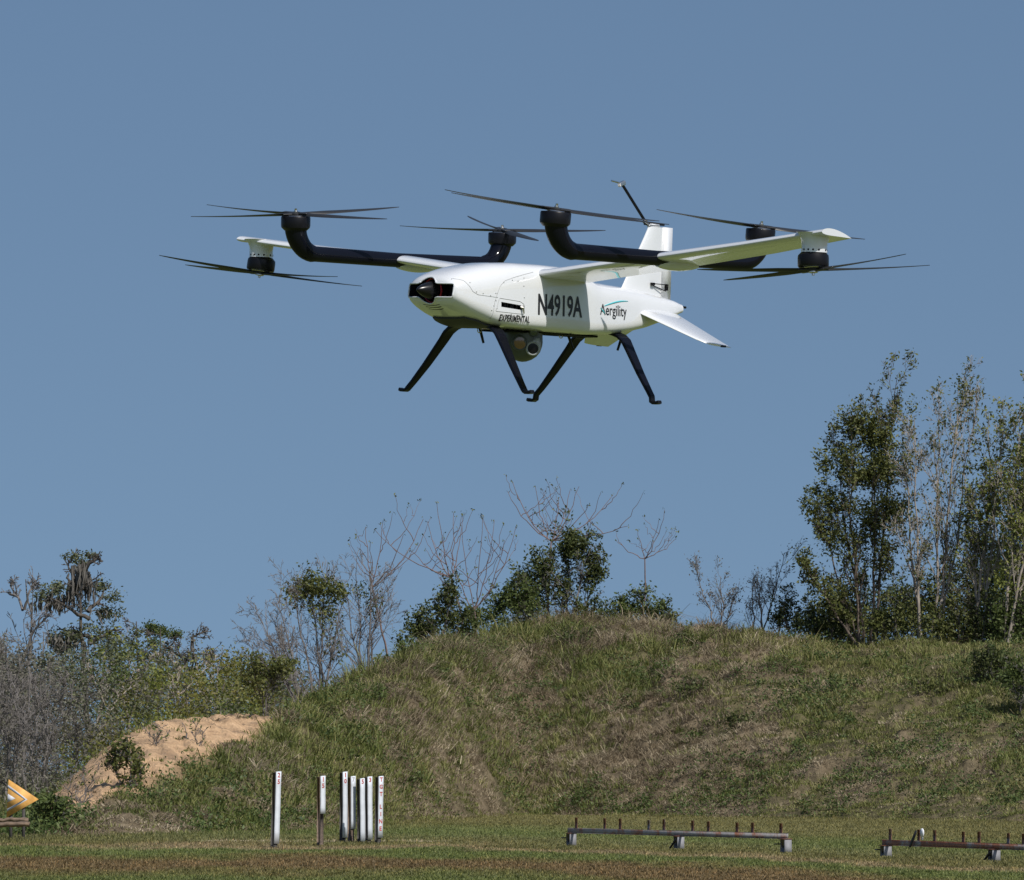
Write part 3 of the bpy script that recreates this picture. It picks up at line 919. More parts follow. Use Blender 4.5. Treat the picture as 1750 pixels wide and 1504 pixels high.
for i, (px, t, ty, lab) in enumerate(((268, .62, 1238, 'thin leafless shrub standing on the bare sand'), (335, .60, 1232, 'wispy leafless shrub at the right side of the bare sand'), (140, .35, 1312, 'twiggy dead shrub at the low end of the bare sand'), (1240, .62, 1180, 'grey dead twigs lying half way up the dry slope'), (1560, .42, 1238, 'grey dead bush on the green right slope'))):
    bushy(90 + i, 'bare_shrub', lab, px, t, 'shrub', [(px - 3, px - 20, ty + 8, .3), (px, px + 3, ty, -.3), (px + 3, px + 22, ty + 10, .2)], dict(TW, kids=(8, 4, 2)), M['bark_grey'], M['leaf_mid'],
          [(px, ty + 12, .5, .4, 36, .25)], .13, 0, r0=.022)

# --- the woods to the left
def wood_tree(seed, name, label, px, D, h_py, limbs, bark, leaf, blobs, leaf_size, cfg, r0=.18, moss=(), group=None, bend=0, cat='tree', leaf_n=0, top_px=None):
    r_ = np.random.default_rng(seed)
    base = at(px, 1320, D); base[2] = -.1
    root = plant(name, label, cat, base, group)
    top = at(top_px if top_px is not None else px, h_py, D)
    out = []
    P = stem_path(r_, base, top, 14, .10, bend)
    rad = np.linspace(r0, .03, 15)
    out.append((P, rad, 0))
    kids(r_, out, list(P), rad, np.linalg.norm(top - base), 0, cfg)
    for pl in limbs:
        Q = np.array([at(a, b_, D + dy) for a, b_, dy in pl])
        tt = np.linspace(0, len(Q) - 1, 9)
        i = np.minimum(tt.astype(int), len(Q) - 2)
        f = (tt - i)[:, None]
        Q = Q[i] * (1 - f) + Q[i + 1] * f + r_.normal(0, .04, (9, 3))
        rad = np.linspace(r0 * .5, .03, 9)
        out.append((Q, rad, 0))
        kids(r_, out, list(Q), rad, 3.0, 0, cfg)
    loc = to_local(out, base)
    branches_mesh('trunk', loc, bark, root, sides=(7, 4, 3, 3))
    gs = []
    if leaf_n: gs.append((tip_points(loc, 2, r_, leaf_n, .15, .8), leaf_size, .3, 0))
    for (bx, by, rx, rz, n, cs) in blobs:
        gs.append((blob_points(r_, at(bx, by, D + r_.uniform(-.8, .8)) - base, (rx, rx * .8, rz), n, .9, max(6, n // 36), cs), leaf_size, .35, 0))
    leaf_mesh('crown', gs, leaf, root, r_)
    if moss:
        ms = []
        for (bx, by, wpx, lpx, n) in moss:
            for _ in range(n):
                a = at(bx + r_.normal(0, wpx), by + r_.normal(0, 5), D + r_.uniform(-.8, .8)) - base
                L = lpx * D / F * r_.uniform(.4, 1.1)
                ms.append((a, L))
        st = np.array([a for a, _ in ms]); Ls = np.array([l for _, l in ms])
        z = np.linspace(0, 1, 5)
        P = st[:, None] - np.array([0, 0, 1.]) * (Ls[:, None] * z)[..., None] + r_.normal(0, .04, (len(ms), 5, 3))
        V, q = tubes(P, np.array([.04, .07, .06, .04, .008])[None] * r_.uniform(.5, 1.2, (len(ms), 1)), 4)
        MB().add(V, [q]).build('moss', M['moss'], root)['kind'] = 'stuff'
    return root

CY_ = dict(n=(14, 6, 4, 3), wig=(.05, .12, .16, .2), trop=(.02, .02, .02, .02), kids=(14, 5, 3), start=(.3, .3, .2), ang=(1.2, .7, .7), len=(.16, .45, .5), rr=.4, rmin=.02)
wood_tree(101, 'cypress_tree', 'tall dark cypress hung with grey moss, towering over the woods', 154, 262, 962,
          [[(152, 1058, 0), (128, 1046, -.4), (100, 1030, -.6), (82, 1018, -.8)], [(146, 1005, 0), (128, 985, .4), (112, 958, .6)], [(143, 975, 0), (160, 956, -.3), (170, 950, -.4)],
           [(150, 1045, 0), (170, 1025, .5), (182, 1005, .8)], [(154, 1090, 0), (125, 1080, .5), (98, 1076, .9)], [(155, 1100, 0), (185, 1080, -.5), (205, 1075, -.8)]],
          M['bark_dark'], M['leaf_cypress'],
          [(88, 1010, .9, .25, 330, .2), (68, 1018, .5, .2, 160, .18), (102, 1002, .5, .2, 160, .18), (125, 952, .6, .2, 220, .17), (158, 950, .5, .18, 200, .17), (138, 965, .5, .3, 160, .2),
           (172, 1002, .6, .3, 260, .2), (190, 1022, .55, .35, 240, .2), (178, 1045, .7, .4, 240, .22), (120, 1085, 1.0, .5, 420, .25), (105, 1110, .8, .4, 260, .25), (190, 1095, 1.0, .6, 380, .26), (165, 1120, 1.0, .5, 260, .28), (200, 1050, .5, .3, 160, .2), (150, 1075, 1.0, .5, 300, .26), (95, 1090, .7, .4, 200, .22), (130, 1125, 1.1, .5, 260, .26), (205, 1120, .8, .4, 240, .24), (140, 1035, .6, .4, 160, .2)],
          .19, CY_, .26, moss=[(140, 968, 6, 48, 60), (128, 990, 6, 40, 30), (90, 1024, 16, 24, 60), (122, 1012, 6, 30, 24), (112, 1090, 18, 26, 50), (150, 990, 4, 40, 30), (175, 1045, 10, 18, 20)], top_px=141)
BR = dict(n=(14, 7, 5, 3), wig=(.06, .14, .18, .22), trop=(.03, .06, .04, .03), kids=(10, 6, 3), start=(.35, .2, .2), ang=(.7, .7, .7), len=(.26, .45, .5), rr=.5, rmin=.016)
wood_tree(102, 'bare_tree', 'pale leafless tree with a dark side limb, left of the mossy cypress', 37, 245, 990,
          [[(40, 1130, 0), (50, 1095, -.3), (62, 1070, -.5), (85, 1052, -.6)], [(42, 1042, 0), (26, 1015, .4), (18, 995, .5)], [(42, 1040, 0), (52, 1010, -.3), (60, 990, -.4)]],
          M['bark_grey'], M['leaf_grey'], [], .14, BR, .16, top_px=44)
wood_tree(103, 'cypress_tree', 'thin upright cypress with sparse grey-green sprays right of the mossy cypress', 233, 270, 1062, [[(233, 1190, 0), (205, 1172, .5), (165, 1150, .8)], [(233, 1185, 0), (258, 1165, -.5), (280, 1150, -.8)]],
          M['bark_dark'], M['leaf_cypress'], [(232, 1085, .5, .4, 180, .2), (222, 1105, .8, .4, 240, .22), (246, 1125, .8, .4, 240, .22), (232, 1155, 1.0, .5, 260, .26)], .18, CY_, .15)
wood_tree(104, 'flat_topped_tree', 'fresh green flat-topped tree beside the thin cypress', 274, 280, 1074, [[(272, 1130, 0), (258, 1095, .5), (252, 1075, .6)], [(274, 1120, 0), (295, 1098, -.4), (302, 1088, -.5)]],
          M['bark_dark'], M['leaf_mid'], [(262, 1072, .55, .22, 380, .18), (275, 1080, .8, .25, 500, .18), (298, 1085, .6, .22, 380, .17), (262, 1100, .7, .3, 300, .2), (285, 1108, .6, .4, 260, .2)], .18, CY_, .14)
wood_tree(105, 'bare_tree', 'twisted grey tree with a crooked snag top near the end of the woods', 330, 275, 1085, [[(328, 1115, 0), (326, 1090, .2), (342, 1082, .2), (356, 1078, .3)], [(330, 1150, 0), (352, 1130, -.4), (362, 1118, -.5)], [(330, 1150, 0), (308, 1120, .4), (302, 1105, .5)]],
          M['bark_dark'], M['leaf_grey'], [(330, 1090, .4, .25, 110, .18), (332, 1115, .6, .3, 100, .2)], .16, BR, .17, moss=[(356, 1120, 5, 22, 16), (330, 1120, 10, 22, 20)])
dist = [
    (112, 8, 300, 1085, 'leaf_spring', 'yellowish spring tree behind the pale leafless tree'), (113, 75, 300, 1080, 'leaf_cypress', 'dull green tree between the leafless tree and the mossy cypress'),
    (114, 200, 310, 1090, 'leaf_cypress', 'grey-green tree behind the lowest limbs of the mossy cypress'), (115, 310, 330, 1118, 'leaf_cypress', 'hazy tree behind the flat-topped tree'),
    (116, 372, 330, 1140, 'leaf_spring', 'light green tree right of the crooked snag'), (117, 410, 340, 1135, 'leaf_cypress', 'pale distant tree at the end of the woods'),
    (118, 440, 340, 1128, 'leaf_cypress', 'rounded distant tree behind the leafless shrub'), (119, 480, 330, 1120, 'leaf_olive', 'distant tree glimpsed behind the vine-topped tree'),
    (120, -40, 290, 1075, 'leaf_cypress', 'tree at the cut edge of the woods')]
for sd_, px, D, py, lf, lab in dist:
    r_ = np.random.default_rng(sd_)
    bl = []
    for q in range(7):
        bl.append((px + r_.normal(0, 17), py + 18 + 14 * q + r_.normal(0, 5), r_.uniform(.8, 1.5), r_.uniform(.35, .7), 230, .26))
    wood_tree(sd_, 'woodland_tree', lab, px, D, py, [], M['bark_grey'], M[lf], bl, .22, BR, .14, group='trees of the woods behind the bank')
# leafless grey thicket trees at the near edge of the woods
for q, (px, D, py, lab) in enumerate(((-25, 208, 1110, 'grey leafless thicket tree at the cut edge, behind the orange sign'), (10, 215, 1120, 'grey leafless thicket tree above the orange sign'),
                                      (48, 205, 1140, 'spindly grey thicket tree rising above the tip of the orange sign'), (85, 215, 1150, 'grey thicket tree beyond the foot of the sand slope'),
                                      (125, 225, 1165, 'grey twiggy tree behind the lower sand slope'), (20, 190, 1190, 'low grey twiggy tree nearest the orange sign'), (70, 188, 1215, 'low twiggy tree where woods meet sand'))):
    r_ = np.random.default_rng(140 + q)
    wood_tree(140 + q, 'thicket_tree', lab, px, D, py, [[(px, py + 110, 0), (px - 20, py + 50, .5), (px - 28, py + 15, .8)], [(px, py + 120, 0), (px + 18, py + 60, -.5), (px + 24, py + 10, -.8)]],
              M['bark_grey'], M['leaf_grey'], [(px + r_.normal(0, 12), py + 60 + 25 * w, .9, .5, 110, .3) for w in range(4)], .14,
              dict(BR, kids=(11, 6, 4), start=(.1, .1, .1), rmin=.010, len=(.3, .5, .55)), .07, group='leafless thicket trees behind the orange sign')
for q, (px, D, py, lean, lab) in enumerate(((222, 238, 1128, -40, 'pale bare tree with a long leaning limb in front of the thin cypress'), (300, 242, 1120, 30, 'pale bare tree standing before the flat-topped tree'),
                                            (372, 240, 1140, -22, 'grey bare tree above the top of the sand slope'), (178, 236, 1150, 26, 'grey bare tree under the mossy cypress, beside the leaning limb'))):
    wood_tree(170 + q, 'bare_tree', lab, px, D, py, [[(px, py + 75, 0), (px + lean, py + 45, .5), (px + lean * 1.8, py + 22, .8)], [(px, py + 55, 0), (px - lean * .6, py + 20, -.5), (px - lean * .9, py - 5, -.8)]],
              M['bark_pale'], M['leaf_grey'], [(px, py + 40, .8, .5, 50, .3)], .13, dict(BR, kids=(9, 5, 3)), .10)
# the undergrowth of the woods: one mass
r_ = np.random.default_rng(77)
for nm, mats, n, seed, lab in (('undergrowth', ['leaf_mid', 'leaf_cypress', 'leaf_grey', 'leaf_spring', 'leaf_yellow'], 90, 5, 'dim green undergrowth filling the foot of the woods'),):
    V_, Q_, mi, tot = [], [], [], 0
    for q in range(640):
        px = r_.uniform(-120, 520)
        D = r_.uniform(215, 300)
        ymax = np.interp(px, [-120, 60, 130, 320, 520], [7.5, 7.5, 8.0, 7.2, 7.0])
        c = at(px, 1320, D); c[2] = r_.uniform(.02, 1) * ymax
        hue = fbm(px / 42, c[2] / 2.2, 61, 3) + r_.normal(0, .05)
        m_i = int(np.searchsorted([.40, .47, .56, .62], hue))
        if px < 120: m_i = 2 if hue > .42 else 1
        pts = blob_points(r_, c, (1.5, 1.3, .9), 190, .9, 7, .38)
        pts[:, 2] = np.maximum(pts[:, 2], .05)
        v, f = leaf_cards(pts, .19, r_, .2, 0)
        V_.append(v); Q_.append(f + tot); tot += len(v); mi.append(np.full(len(f), m_i))
    o = mk(nm, np.concatenate(V_), [np.concatenate(Q_)], mats=[M[x] for x in mats], midx=np.concatenate(mi))
    tag(o, lab, 'undergrowth', kind='stuff')
# weeds and fallen straw along the foot of the bank, and low leafy weeds scattered up the slope
wp, wt = rng.uniform(-40, 1800, 4200), rng.uniform(0.0, 1.04, 4200)
wpos = berm(wp, wt)
keep = (sandiness(wp, wt) < .5) & (fbm(wpos[:, 0] * .4, wpos[:, 1] * .3, 88) > .50)
wpos = wpos[keep]
wh = rng.uniform(.5, 1.5, len(wpos))[:, None, None]
pts = (wpos[:, None] + rng.normal(0, 1, (len(wpos), 30, 3)) * np.array([.20, .20, .13]) * wh + np.array([0, 0, .2]) * wh).reshape(-1, 3)
V, q = leaf_cards(pts, .12, rng, .2, 0)
tag(mk('weeds', V, [q], leafy('weed_leaf', [(.035, .058, .016), (.075, .11, .03), (.125, .155, .05)])), 'low leafy weeds scattered over the bank', 'weeds', kind='stuff')
# ------------------------------------------------------------------ the drone (own axes: x nose, y port, z up)
DR = Matrix(((-0.68180203, 0.73074596, 0.03400482, 0.05175), (-0.73114316, -0.67917401, -0.06443865, 20.59268), (-0.02399309, -0.0687968, 0.99734213, 3.8654724), (0, 0, 0, 1)))
drone = bpy.data.objects.new('drone', None)
COL.objects.link(drone)
drone.matrix_world = DR
tag(drone, 'white six-rotor drone with black booms and four thin legs hovering above the bank', 'drone')

# fuselage: x, half width, top, bottom, roundness of the upper and lower half, inward lean of the sides
FS = np.array([
    (.6000, .098, -.112, -.187, 2.4, 2.6, .00), (.596, .116, -.104, -.194, 2.5, 2.7, .00), (.588, .131, -.095, -.203, 2.6, 2.8, .00),
    (.570, .146, -.082, -.216, 2.7, 3.0, .02), (.535, .158, -.066, -.234, 2.8, 3.2, .03), (.48, .165, -.048, -.257, 2.9, 3.4, .04),
    (.40, .169, -.030, -.279, 3.0, 3.8, .04), (.30, .171, -.014, -.291, 3.3, 6.2, .03), (.18, .171, -.006, -.298, 3.8, 7.0, .02),
    (.0, .171, -.004, -.301, 4.2, 7.0, .02), (-.22, .168, -.008, -.303, 4.2, 7.0, .02), (-.30, .164, -.040, -.303, 4.0, 6.5, .03),
    (-.36, .156, -.060, -.302, 4.0, 5.2, .04), (-.45, .143, -.066, -.298, 3.8, 4.8, .06), (-.60, .118, -.073, -.281, 3.6, 4.2, .10),
    (-.75, .092, -.086, -.254, 3.4, 3.8, .12), (-.90, .064, -.102, -.216, 3.0, 3.2, .12), (-1.0, .044, -.116, -.188, 2.8, 2.8, .1), (-1.05, .030, -.130, -.170, 2.4, 2.4, .0)])
_xs = np.concatenate([np.linspace(.6, .56, 9), np.linspace(.55, -1.04, 100), [-1.05]])
_o = np.argsort(FS[:, 0])
def fus(x):
    w = .018
    return sum(np.stack([np.interp(np.clip(np.asarray(x) + d * (w if True else 0) * np.clip((.58 - np.asarray(x)) * 12, 0, 1), -1.05, .6), FS[_o, 0], FS[_o, i]) for i in range(1, 7)], -1) for d in (-1, -.5, 0, .5, 1)) / 5
def fus_ring(x, k=72):
    hw, top, bot, nt_, nb_, lean = fus(x)
    zc = bot + (top - bot) * .42
    th = np.linspace(0, 2 * np.pi, k, endpoint=False)
    cs, sn = np.cos(th), np.sin(th)
    n = np.where(sn > 0, nt_, nb_)
    y = hw * np.sign(cs) * np.abs(cs) ** (2 / n)
    s = np.sign(sn) * np.abs(sn) ** (2 / n)
    z = zc + np.where(s > 0, (top - zc), (zc - bot)) * s
    y = y * (1 - lean * s)
    return np.stack([np.full(k, float(x)), y, z], -1)
def side_y(x, z):
    """Half width of the fuselage skin at (x, z)."""
    hw, top, bot, nt_, nb_, lean = np.moveaxis(fus(np.asarray(x, float)), -1, 0)
    zc = bot + (top - bot) * .42
    s = np.where(z > zc, (z - zc) / (top - zc), (z - zc) / (zc - bot))
    s = np.clip(s, -1, 1)
    n = np.where(s > 0, nt_, nb_)
    c = np.clip(1 - np.abs(s) ** n, 0, 1) ** (1 / n)
    return hw * c * (1 - lean * s)
def skin(x, z, off=.002):
    x, z = np.asarray(x, float), np.asarray(z, float)
    y = side_y(x, z)
    e = .004
    dyx = (side_y(x + e, z) - side_y(x - e, z)) / (2 * e)
    dyz = (side_y(x, z + e) - side_y(x, z - e)) / (2 * e)
    nrm = np.stack([-dyx, np.ones_like(y), -dyz], -1)
    nrm /= np.linalg.norm(nrm, axis=-1, keepdims=True)
    return np.stack([x, y, z], -1) + nrm * off

fb = MB()
rings = [fus_ring(x) for x in _xs]
c0 = rings[0].mean(0)
nose = [c0 + (rings[0] - c0) * f + np.array([.004 * (1 - f) ** .5, 0, 0]) for f in (.35, .7, .9)]
fb.loft(nose + rings)
fus_o = fb.build('fuselage', M['white'], drone, smooth=True, sharp=38)

# cut the nose opening: a bar with a round middle, walls in duct black
def opening(grow_=0.0):
    zc, hb, wd, R_ = -.150, .030 + grow_, .134 + grow_, .058 + grow_
    pts = []
    def arc(cx, cz, r, a0, a1, n):
        for a in np.linspace(a0, a1, n): pts.append((cx + r * math.cos(a), cz + r * math.sin(a)))
    rc = .010
    fil = .022
    # start at right side of the bar, going round counter-clockwise in (y, z)
    arc(wd - rc, zc - hb + rc, rc, -math.pi / 2, 0, 4)
    arc(wd - rc, zc + hb - rc, rc, 0, math.pi / 2, 4)
    yf = math.sqrt((R_ + fil) ** 2 - (hb + fil) ** 2)
    a = math.atan2(hb + fil, yf)
    arc(yf, zc + hb + fil, fil, -math.pi / 2, -math.pi + a, 5)
    arc(0, zc, R_, a, math.pi - a, 14)
    arc(-yf, zc + hb + fil, fil, -a, -math.pi / 2, 5)
    arc(-wd + rc, zc + hb - rc, rc, math.pi / 2, math.pi, 4)
    arc(-wd + rc, zc - hb + rc, rc, math.pi, 1.5 * math.pi, 4)
    arc(-yf, zc - hb - fil, fil, math.pi / 2, a, 5)
    arc(0, zc, R_, math.pi + a, 2 * math.pi - a, 14)
    arc(yf, zc - hb - fil, fil, math.pi - a, math.pi / 2, 5)
    return pts
op = opening()
cut = MB().prism(op, .515, .68, lambda p: (p[2], p[0], p[1])).build('cutter', M['dark'])
for i_c in range(3):                                          # three louvre slots under the opening
    w = .050 - .003 * i_c
    zc_ = -.2155 - .0085 * i_c
    pl = [(-w, zc_ + .004), (-w * .5, zc_ + .001), (0, zc_), (w * .5, zc_ + .001), (w, zc_ + .004), (w, zc_ + .0065), (w * .5, zc_ + .0035), (0, zc_ + .0027), (-w * .5, zc_ + .0035), (-w, zc_ + .0065)]
    MB().prism(pl, .50, .68, lambda p: (p[2], p[0], p[1])).build('cutter', M['dark'])
# exhaust slot in the port side
MB().prism([(.318, -.208), (.186, -.216), (.186, -.196), (.318, -.186)], .10, .25, lambda p: (p[0], p[2], p[1])).build('cutter', M['dark'])
fus_o.data.materials.append(M['dark'])
bpy.context.view_layer.update()
for cu in [o for o in COL.objects if o.name.startswith('cutter')]:
    md = fus_o.modifiers.new('b', 'BOOLEAN')
    md.operation = 'DIFFERENCE'; md.object = cu; md.solver = 'EXACT'
    cu.parent = drone
bpy.context.view_layer.update()
dg = bpy.context.evaluated_depsgraph_get()
nm_ = bpy.data.meshes.new_from_object(fus_o.evaluated_get(dg))
fus_o.modifiers.clear()
fus_o.data = nm_
nm_.name = 'fuselage'
for cu in [o for o in COL.objects if o.name.startswith('cutter')]:
    bpy.data.objects.remove(cu)
nm_.polygons.foreach_set('use_smooth', np.ones(len(nm_.polygons), dtype=bool))
nm_.set_sharp_from_angle(angle=math.radians(32))

# lip round the opening, spinner and red ring inside it
def nose_x(y, z):
    lo, hi = np.full(np.shape(y), .30), np.full(np.shape(y), .6035)
    for _ in range(26):
        mid = (lo + hi) / 2
        f = fus(np.minimum(mid, .6))
        hw, top, bot = f[..., 0], f[..., 1], f[..., 2]
        zc = bot + (top - bot) * .42
        inside = (np.abs(y) < side_y(np.minimum(mid, .6), z)) & (z < top) & (z > bot)
        lo, hi = np.where(inside, mid, lo), np.where(inside, hi, mid)
    return lo
oy, oz = np.array([q[0] for q in op]), np.array([q[1] for q in op])
ox = nose_x(oy * .995, oz)
lip = np.stack([ox + .001, oy, oz], -1)
lip = np.concatenate([lip, lip[:1]])
MB().tube(lip, .0032, 8, cap=False).build('intake_lip', M['white'], fus_o, smooth=True)
zc = -.150
spin = MB().lathe([(.001, .672), (.005, .669), (.012, .660), (.024, .636), (.035, .607), (.0425, .578), (.046, .552), (.046, .516)], (0, 0, zc + .0), (1, 0, 0), 36).build('spinner', M['spinner'], fus_o, smooth=True, sharp=50)
a_ = np.linspace(0, 2 * np.pi, 41)
MB().tube(np.stack([np.full(41, .572), np.cos(a_) * .0525, zc + np.sin(a_) * .0525], -1), .0042, 8, cap=False).build('red_ring', M['red'], fus_o, smooth=True)

# black scoop under the chin and skid plate along the belly
def belly(x, y, off):
    hw, top, bot, nt_, nb_, lean = fus(x)
    zc_ = bot + (top - bot) * .42
    c = min(1, abs(y) / hw)
    return zc_ - (zc_ - bot) * (1 - c ** nb_) ** (1 / nb_) - off
bx = np.linspace(.47, .27, 14)
by_ = np.linspace(-.125, .125, 11)
top_ = np.array([[(x, y * (0.75 + .25 * min(1, (.47 - x) / .05)), belly(x, y * (0.75 + .25 * min(1, (.47 - x) / .05)), .002 + .006 * math.sin(math.pi * min(1, (.47 - x) / .2)))) for y in by_] for x in bx])
ii, jj = np.meshgrid(np.arange(13), np.arange(10), indexing='ij')
q_ = np.stack([ii * 11 + jj, ii * 11 + jj + 1, (ii + 1) * 11 + jj + 1, (ii + 1) * 11 + jj], -1).reshape(-1, 4)
low_ = top_ - np.array([0, 0, .006])
sh = MB().add(top_, [q_]).add(low_, [q_[:, ::-1]])
rim = [0 * 11 + j for j in range(11)] + [i * 11 + 10 for i in range(1, 14)] + [13 * 11 + j for j in range(9, -1, -1)] + [i * 11 for i in range(12, 0, -1)]
for a, b2 in zip(rim, rim[1:] + rim[:1]): sh.f.append([a, b2, b2 + 154, a + 154])
sh.build('chin_scoop', M['dark'], fus_o, smooth=True)
for sy in (-1, 1):
    MB().box((-.12, sy * .06, -.305), (.62, .022, .010), bev=.003).build('belly_rail', M['carbon'], drone)
for x in (.12, -.2, -.4): MB().box((x, 0, -.3055), (.05, .096, .010), bev=.003).build('cross_rail', M['carbon'], drone)

# seams, rivets, hatch on the port side
def strip(path, w, off, name, mat, par):
    P = skin(path[:, 0], path[:, 1], off)
    T = np.gradient(path, axis=0); T /= np.linalg.norm(T, axis=1, keepdims=True)
    nn = np.stack([-T[:, 1], T[:, 0]], -1) * w / 2
    A, B_ = skin(*(path + nn).T, off), skin(*(path - nn).T, off)
    A2, B2 = skin(*(path + nn).T, -.001), skin(*(path - nn).T, -.001)
    mb = MB().loft(np.stack([A, B_, B2, A2], 1))
    return mb.build(name, mat, par)
def poly(pts, n=30):
    pts = np.array(pts, float)
    d = np.concatenate([[0], np.cumsum(np.linalg.norm(np.diff(pts, axis=0), axis=1))])
    t = np.linspace(0, d[-1], n)
    return np.stack([np.interp(t, d, pts[:, 0]), np.interp(t, d, pts[:, 1])], -1)
strip(poly([(.565, -.098), (.53, -.104), (.505, -.130), (.49, -.150), (.46, -.162), (.34, -.168)], 40), .0022, .0008, 'cowl_seam', M['seam'], fus_o)
strip(poly([(.345, -.155), (.36, -.19), (.372, -.262)], 20), .0024, .0008, 'cowl_seam', M['seam'], fus_o)
strip(poly([(.345, -.155), (.325, -.118), (.29, -.092), (.22, -.072), (.17, -.060), (.10, -.045)], 30), .0022, .0008, 'cowl_seam', M['seam'], fus_o)
# raised hatch plate round the exhaust slot
hp = [(.33, -.170), (.20, -.178), (.172, -.19), (.170, -.228), (.18, -.233), (.352, -.228)]
strip(poly(hp + hp[:1], 60), .0020, .0012, 'hatch_edge', M['seam'], fus_o)
rv = MB()
for x, z in ((.50, -.112), (.47, -.150), (.43, -.155), (.385, -.162), (.352, -.150), (.352, -.182), (.365, -.205), (.377, -.225), (.345, -.215), (.30, -.100), (.245, -.088), (.21, -.09), (.175, -.110), (.17, -.075), (.172, -.160), (.255, -.236), (.215, -.238), (.178, -.234), (.62 - .05, -.10)):
    c = skin(x, z, .0012)
    rv.lathe([(.0026, -.001), (.0026, .0006), (.001, .0012)], c, (0, 1, 0), 8)
rv = rv.build('rivets', M['seam'], fus_o); rv['kind'] = 'stuff'
for x in (.300, .262, .225):
    z = -.197 - (.318 - x) * .075
    MB().lathe([(.013, -.02), (.015, .004), (.011, .004), (.010, -.02)], (x, .162, z), (0, 1, 0), 16).build('exhaust_pipe', M['motor'], fus_o, smooth=True)
MB().tube([(.196, .174, -.203), (.190, .182, -.205), (.185, .184, -.232)], [.006, .0055, .003], 8).box((.188, .178, -.203), (.016, .012, .014), bev=.003).build('bracket', M['steel'], fus_o, smooth=True)

# lettering laid on the port side
def lettering(text, x0, x1, zb, zt, name, mat, bold=0.0, slant=0.0, par=None, extr=.0016, tilt=0.0):
    cu = bpy.data.curves.new('lettering', 'FONT')
    cu.body = text
    cu.offset = bold
    cu.resolution_u = 3
    ob = bpy.data.objects.new('lettering', cu)
    COL.objects.link(ob)
    bpy.context.view_layer.update()
    me = bpy.data.meshes.new_from_object(ob.evaluated_get(bpy.context.evaluated_depsgraph_get()))
    bpy.data.objects.remove(ob)
    v = np.zeros(len(me.vertices) * 3); me.vertices.foreach_get('co', v); v = v.reshape(-1, 3)
    lo, hi = v.min(0), v.max(0)
    capmask = v[:, 1]
    u = (v[:, 0] - lo[0]) / (hi[0] - lo[0])
    w = (v[:, 1] - lo[1]) / (hi[1] - lo[1])
    z = zb + w * (zt - zb) + u * tilt
    x = x0 + u * (x1 - x0) - w * slant
    P = skin(x, z, extr)
    me.vertices.foreach_set('co', P.astype(np.float32).ravel())
    me.materials.clear(); me.materials.append(mat)
    me.name = name
    me.update()
    o = bpy.data.objects.new(name, me)
    COL.objects.link(o)
    if par: o.parent = par
    return o
lettering('N4919A', .083, -.208, -.233, -.137, 'registration_lettering', M['print'], bold=.022, par=fus_o, slant=-.0)
lettering('EXPERIMENTAL', .325, .135, -.269, -.240, 'experimental_lettering', M['print'], bold=.012, par=fus_o, extr=.003)
lettering('Aergility', -.338, -.553, -.226, -.162, 'logo_lettering', M['print'], bold=.006, par=fus_o)
t_ = np.linspace(0, 1, 40)
sw = np.stack([-.352 - .004 + .0 * t_, 0 * t_], -1)
sx = -.372 - .198 * t_
sz = -.170 + .030 * np.sin(t_ * np.pi * .52)
sww = .006 * np.sin(np.pi * np.clip(t_ * .93 + .05, 0, 1)) ** .7 + .0008
A, B_ = skin(sx, sz + sww / 2, .0018), skin(sx, sz - sww / 2, .0018)
A2, B2 = skin(sx, sz + sww / 2, -.001), skin(sx, sz - sww / 2, -.001)
MB().loft(np.stack([A, B_, B2, A2], 1)).build('logo_swoosh', M['teal'], fus_o)
sx = -.342 - .030 * np.sin(t_ * np.pi * .5); sz = -.180 - .026 * t_ ** .8
sww = .006 * np.sin(np.pi * np.clip(t_ * .9 + .05, 0, 1)) + .0008
A, B_ = skin(sx, sz + sww / 2, .0021), skin(sx, sz - sww / 2, .0021)
A2, B2 = skin(sx, sz + sww / 2, -.001), skin(sx, sz - sww / 2, -.001)
MB().loft(np.stack([A, B_, B2, A2], 1)).build('logo_swoosh', M['teal'], fus_o)

# wings
def foil(n=22, th=.17, camber=.03):
    b = np.linspace(0, np.pi, n)
    x = (1 - np.cos(b)) / 2
    yt = 5 * th * (.2969 * np.sqrt(x) - .1260 * x - .3516 * x ** 2 + .2843 * x ** 3 - .1036 * x ** 4)
    yc = camber * 4 * x * (1 - x)
    up = np.stack([x, yc + yt], -1)
    lo = np.stack([x, yc * .9 - yt * .72], -1)
    return np.concatenate([up[::-1], lo[1:-1]])
FO = foil()
WS = np.array([(0.0, .068, .310, -.040), (.16, .067, .305, -.052), (.30, .060, .298, -.036), (.79, .034, .290, .020), (1.30, .055, .250, .069), (1.60, .072, .215, .101), (1.76, .080, .197, .118)])
def wing_ring(y, sy):
    le, ch, z = (np.interp(y, WS[:, 0], WS[:, i]) for i in (1, 2, 3))
    inc = math.radians(np.interp(y, [0, .8, 1.76], [4.5, 4.5, 5.0]))
    X = FO[:, 0] * ch; Z = FO[:, 1] * ch
    xx_ = le - (X * math.cos(inc) + Z * math.sin(inc))
    zz_ = z - X * math.sin(inc) + Z * math.cos(inc)
    return np.stack([xx_, np.full(len(FO), sy * y), zz_], -1)
ys_w = np.concatenate([np.linspace(.10, 1.70, 28), [1.73, 1.75, 1.76]])
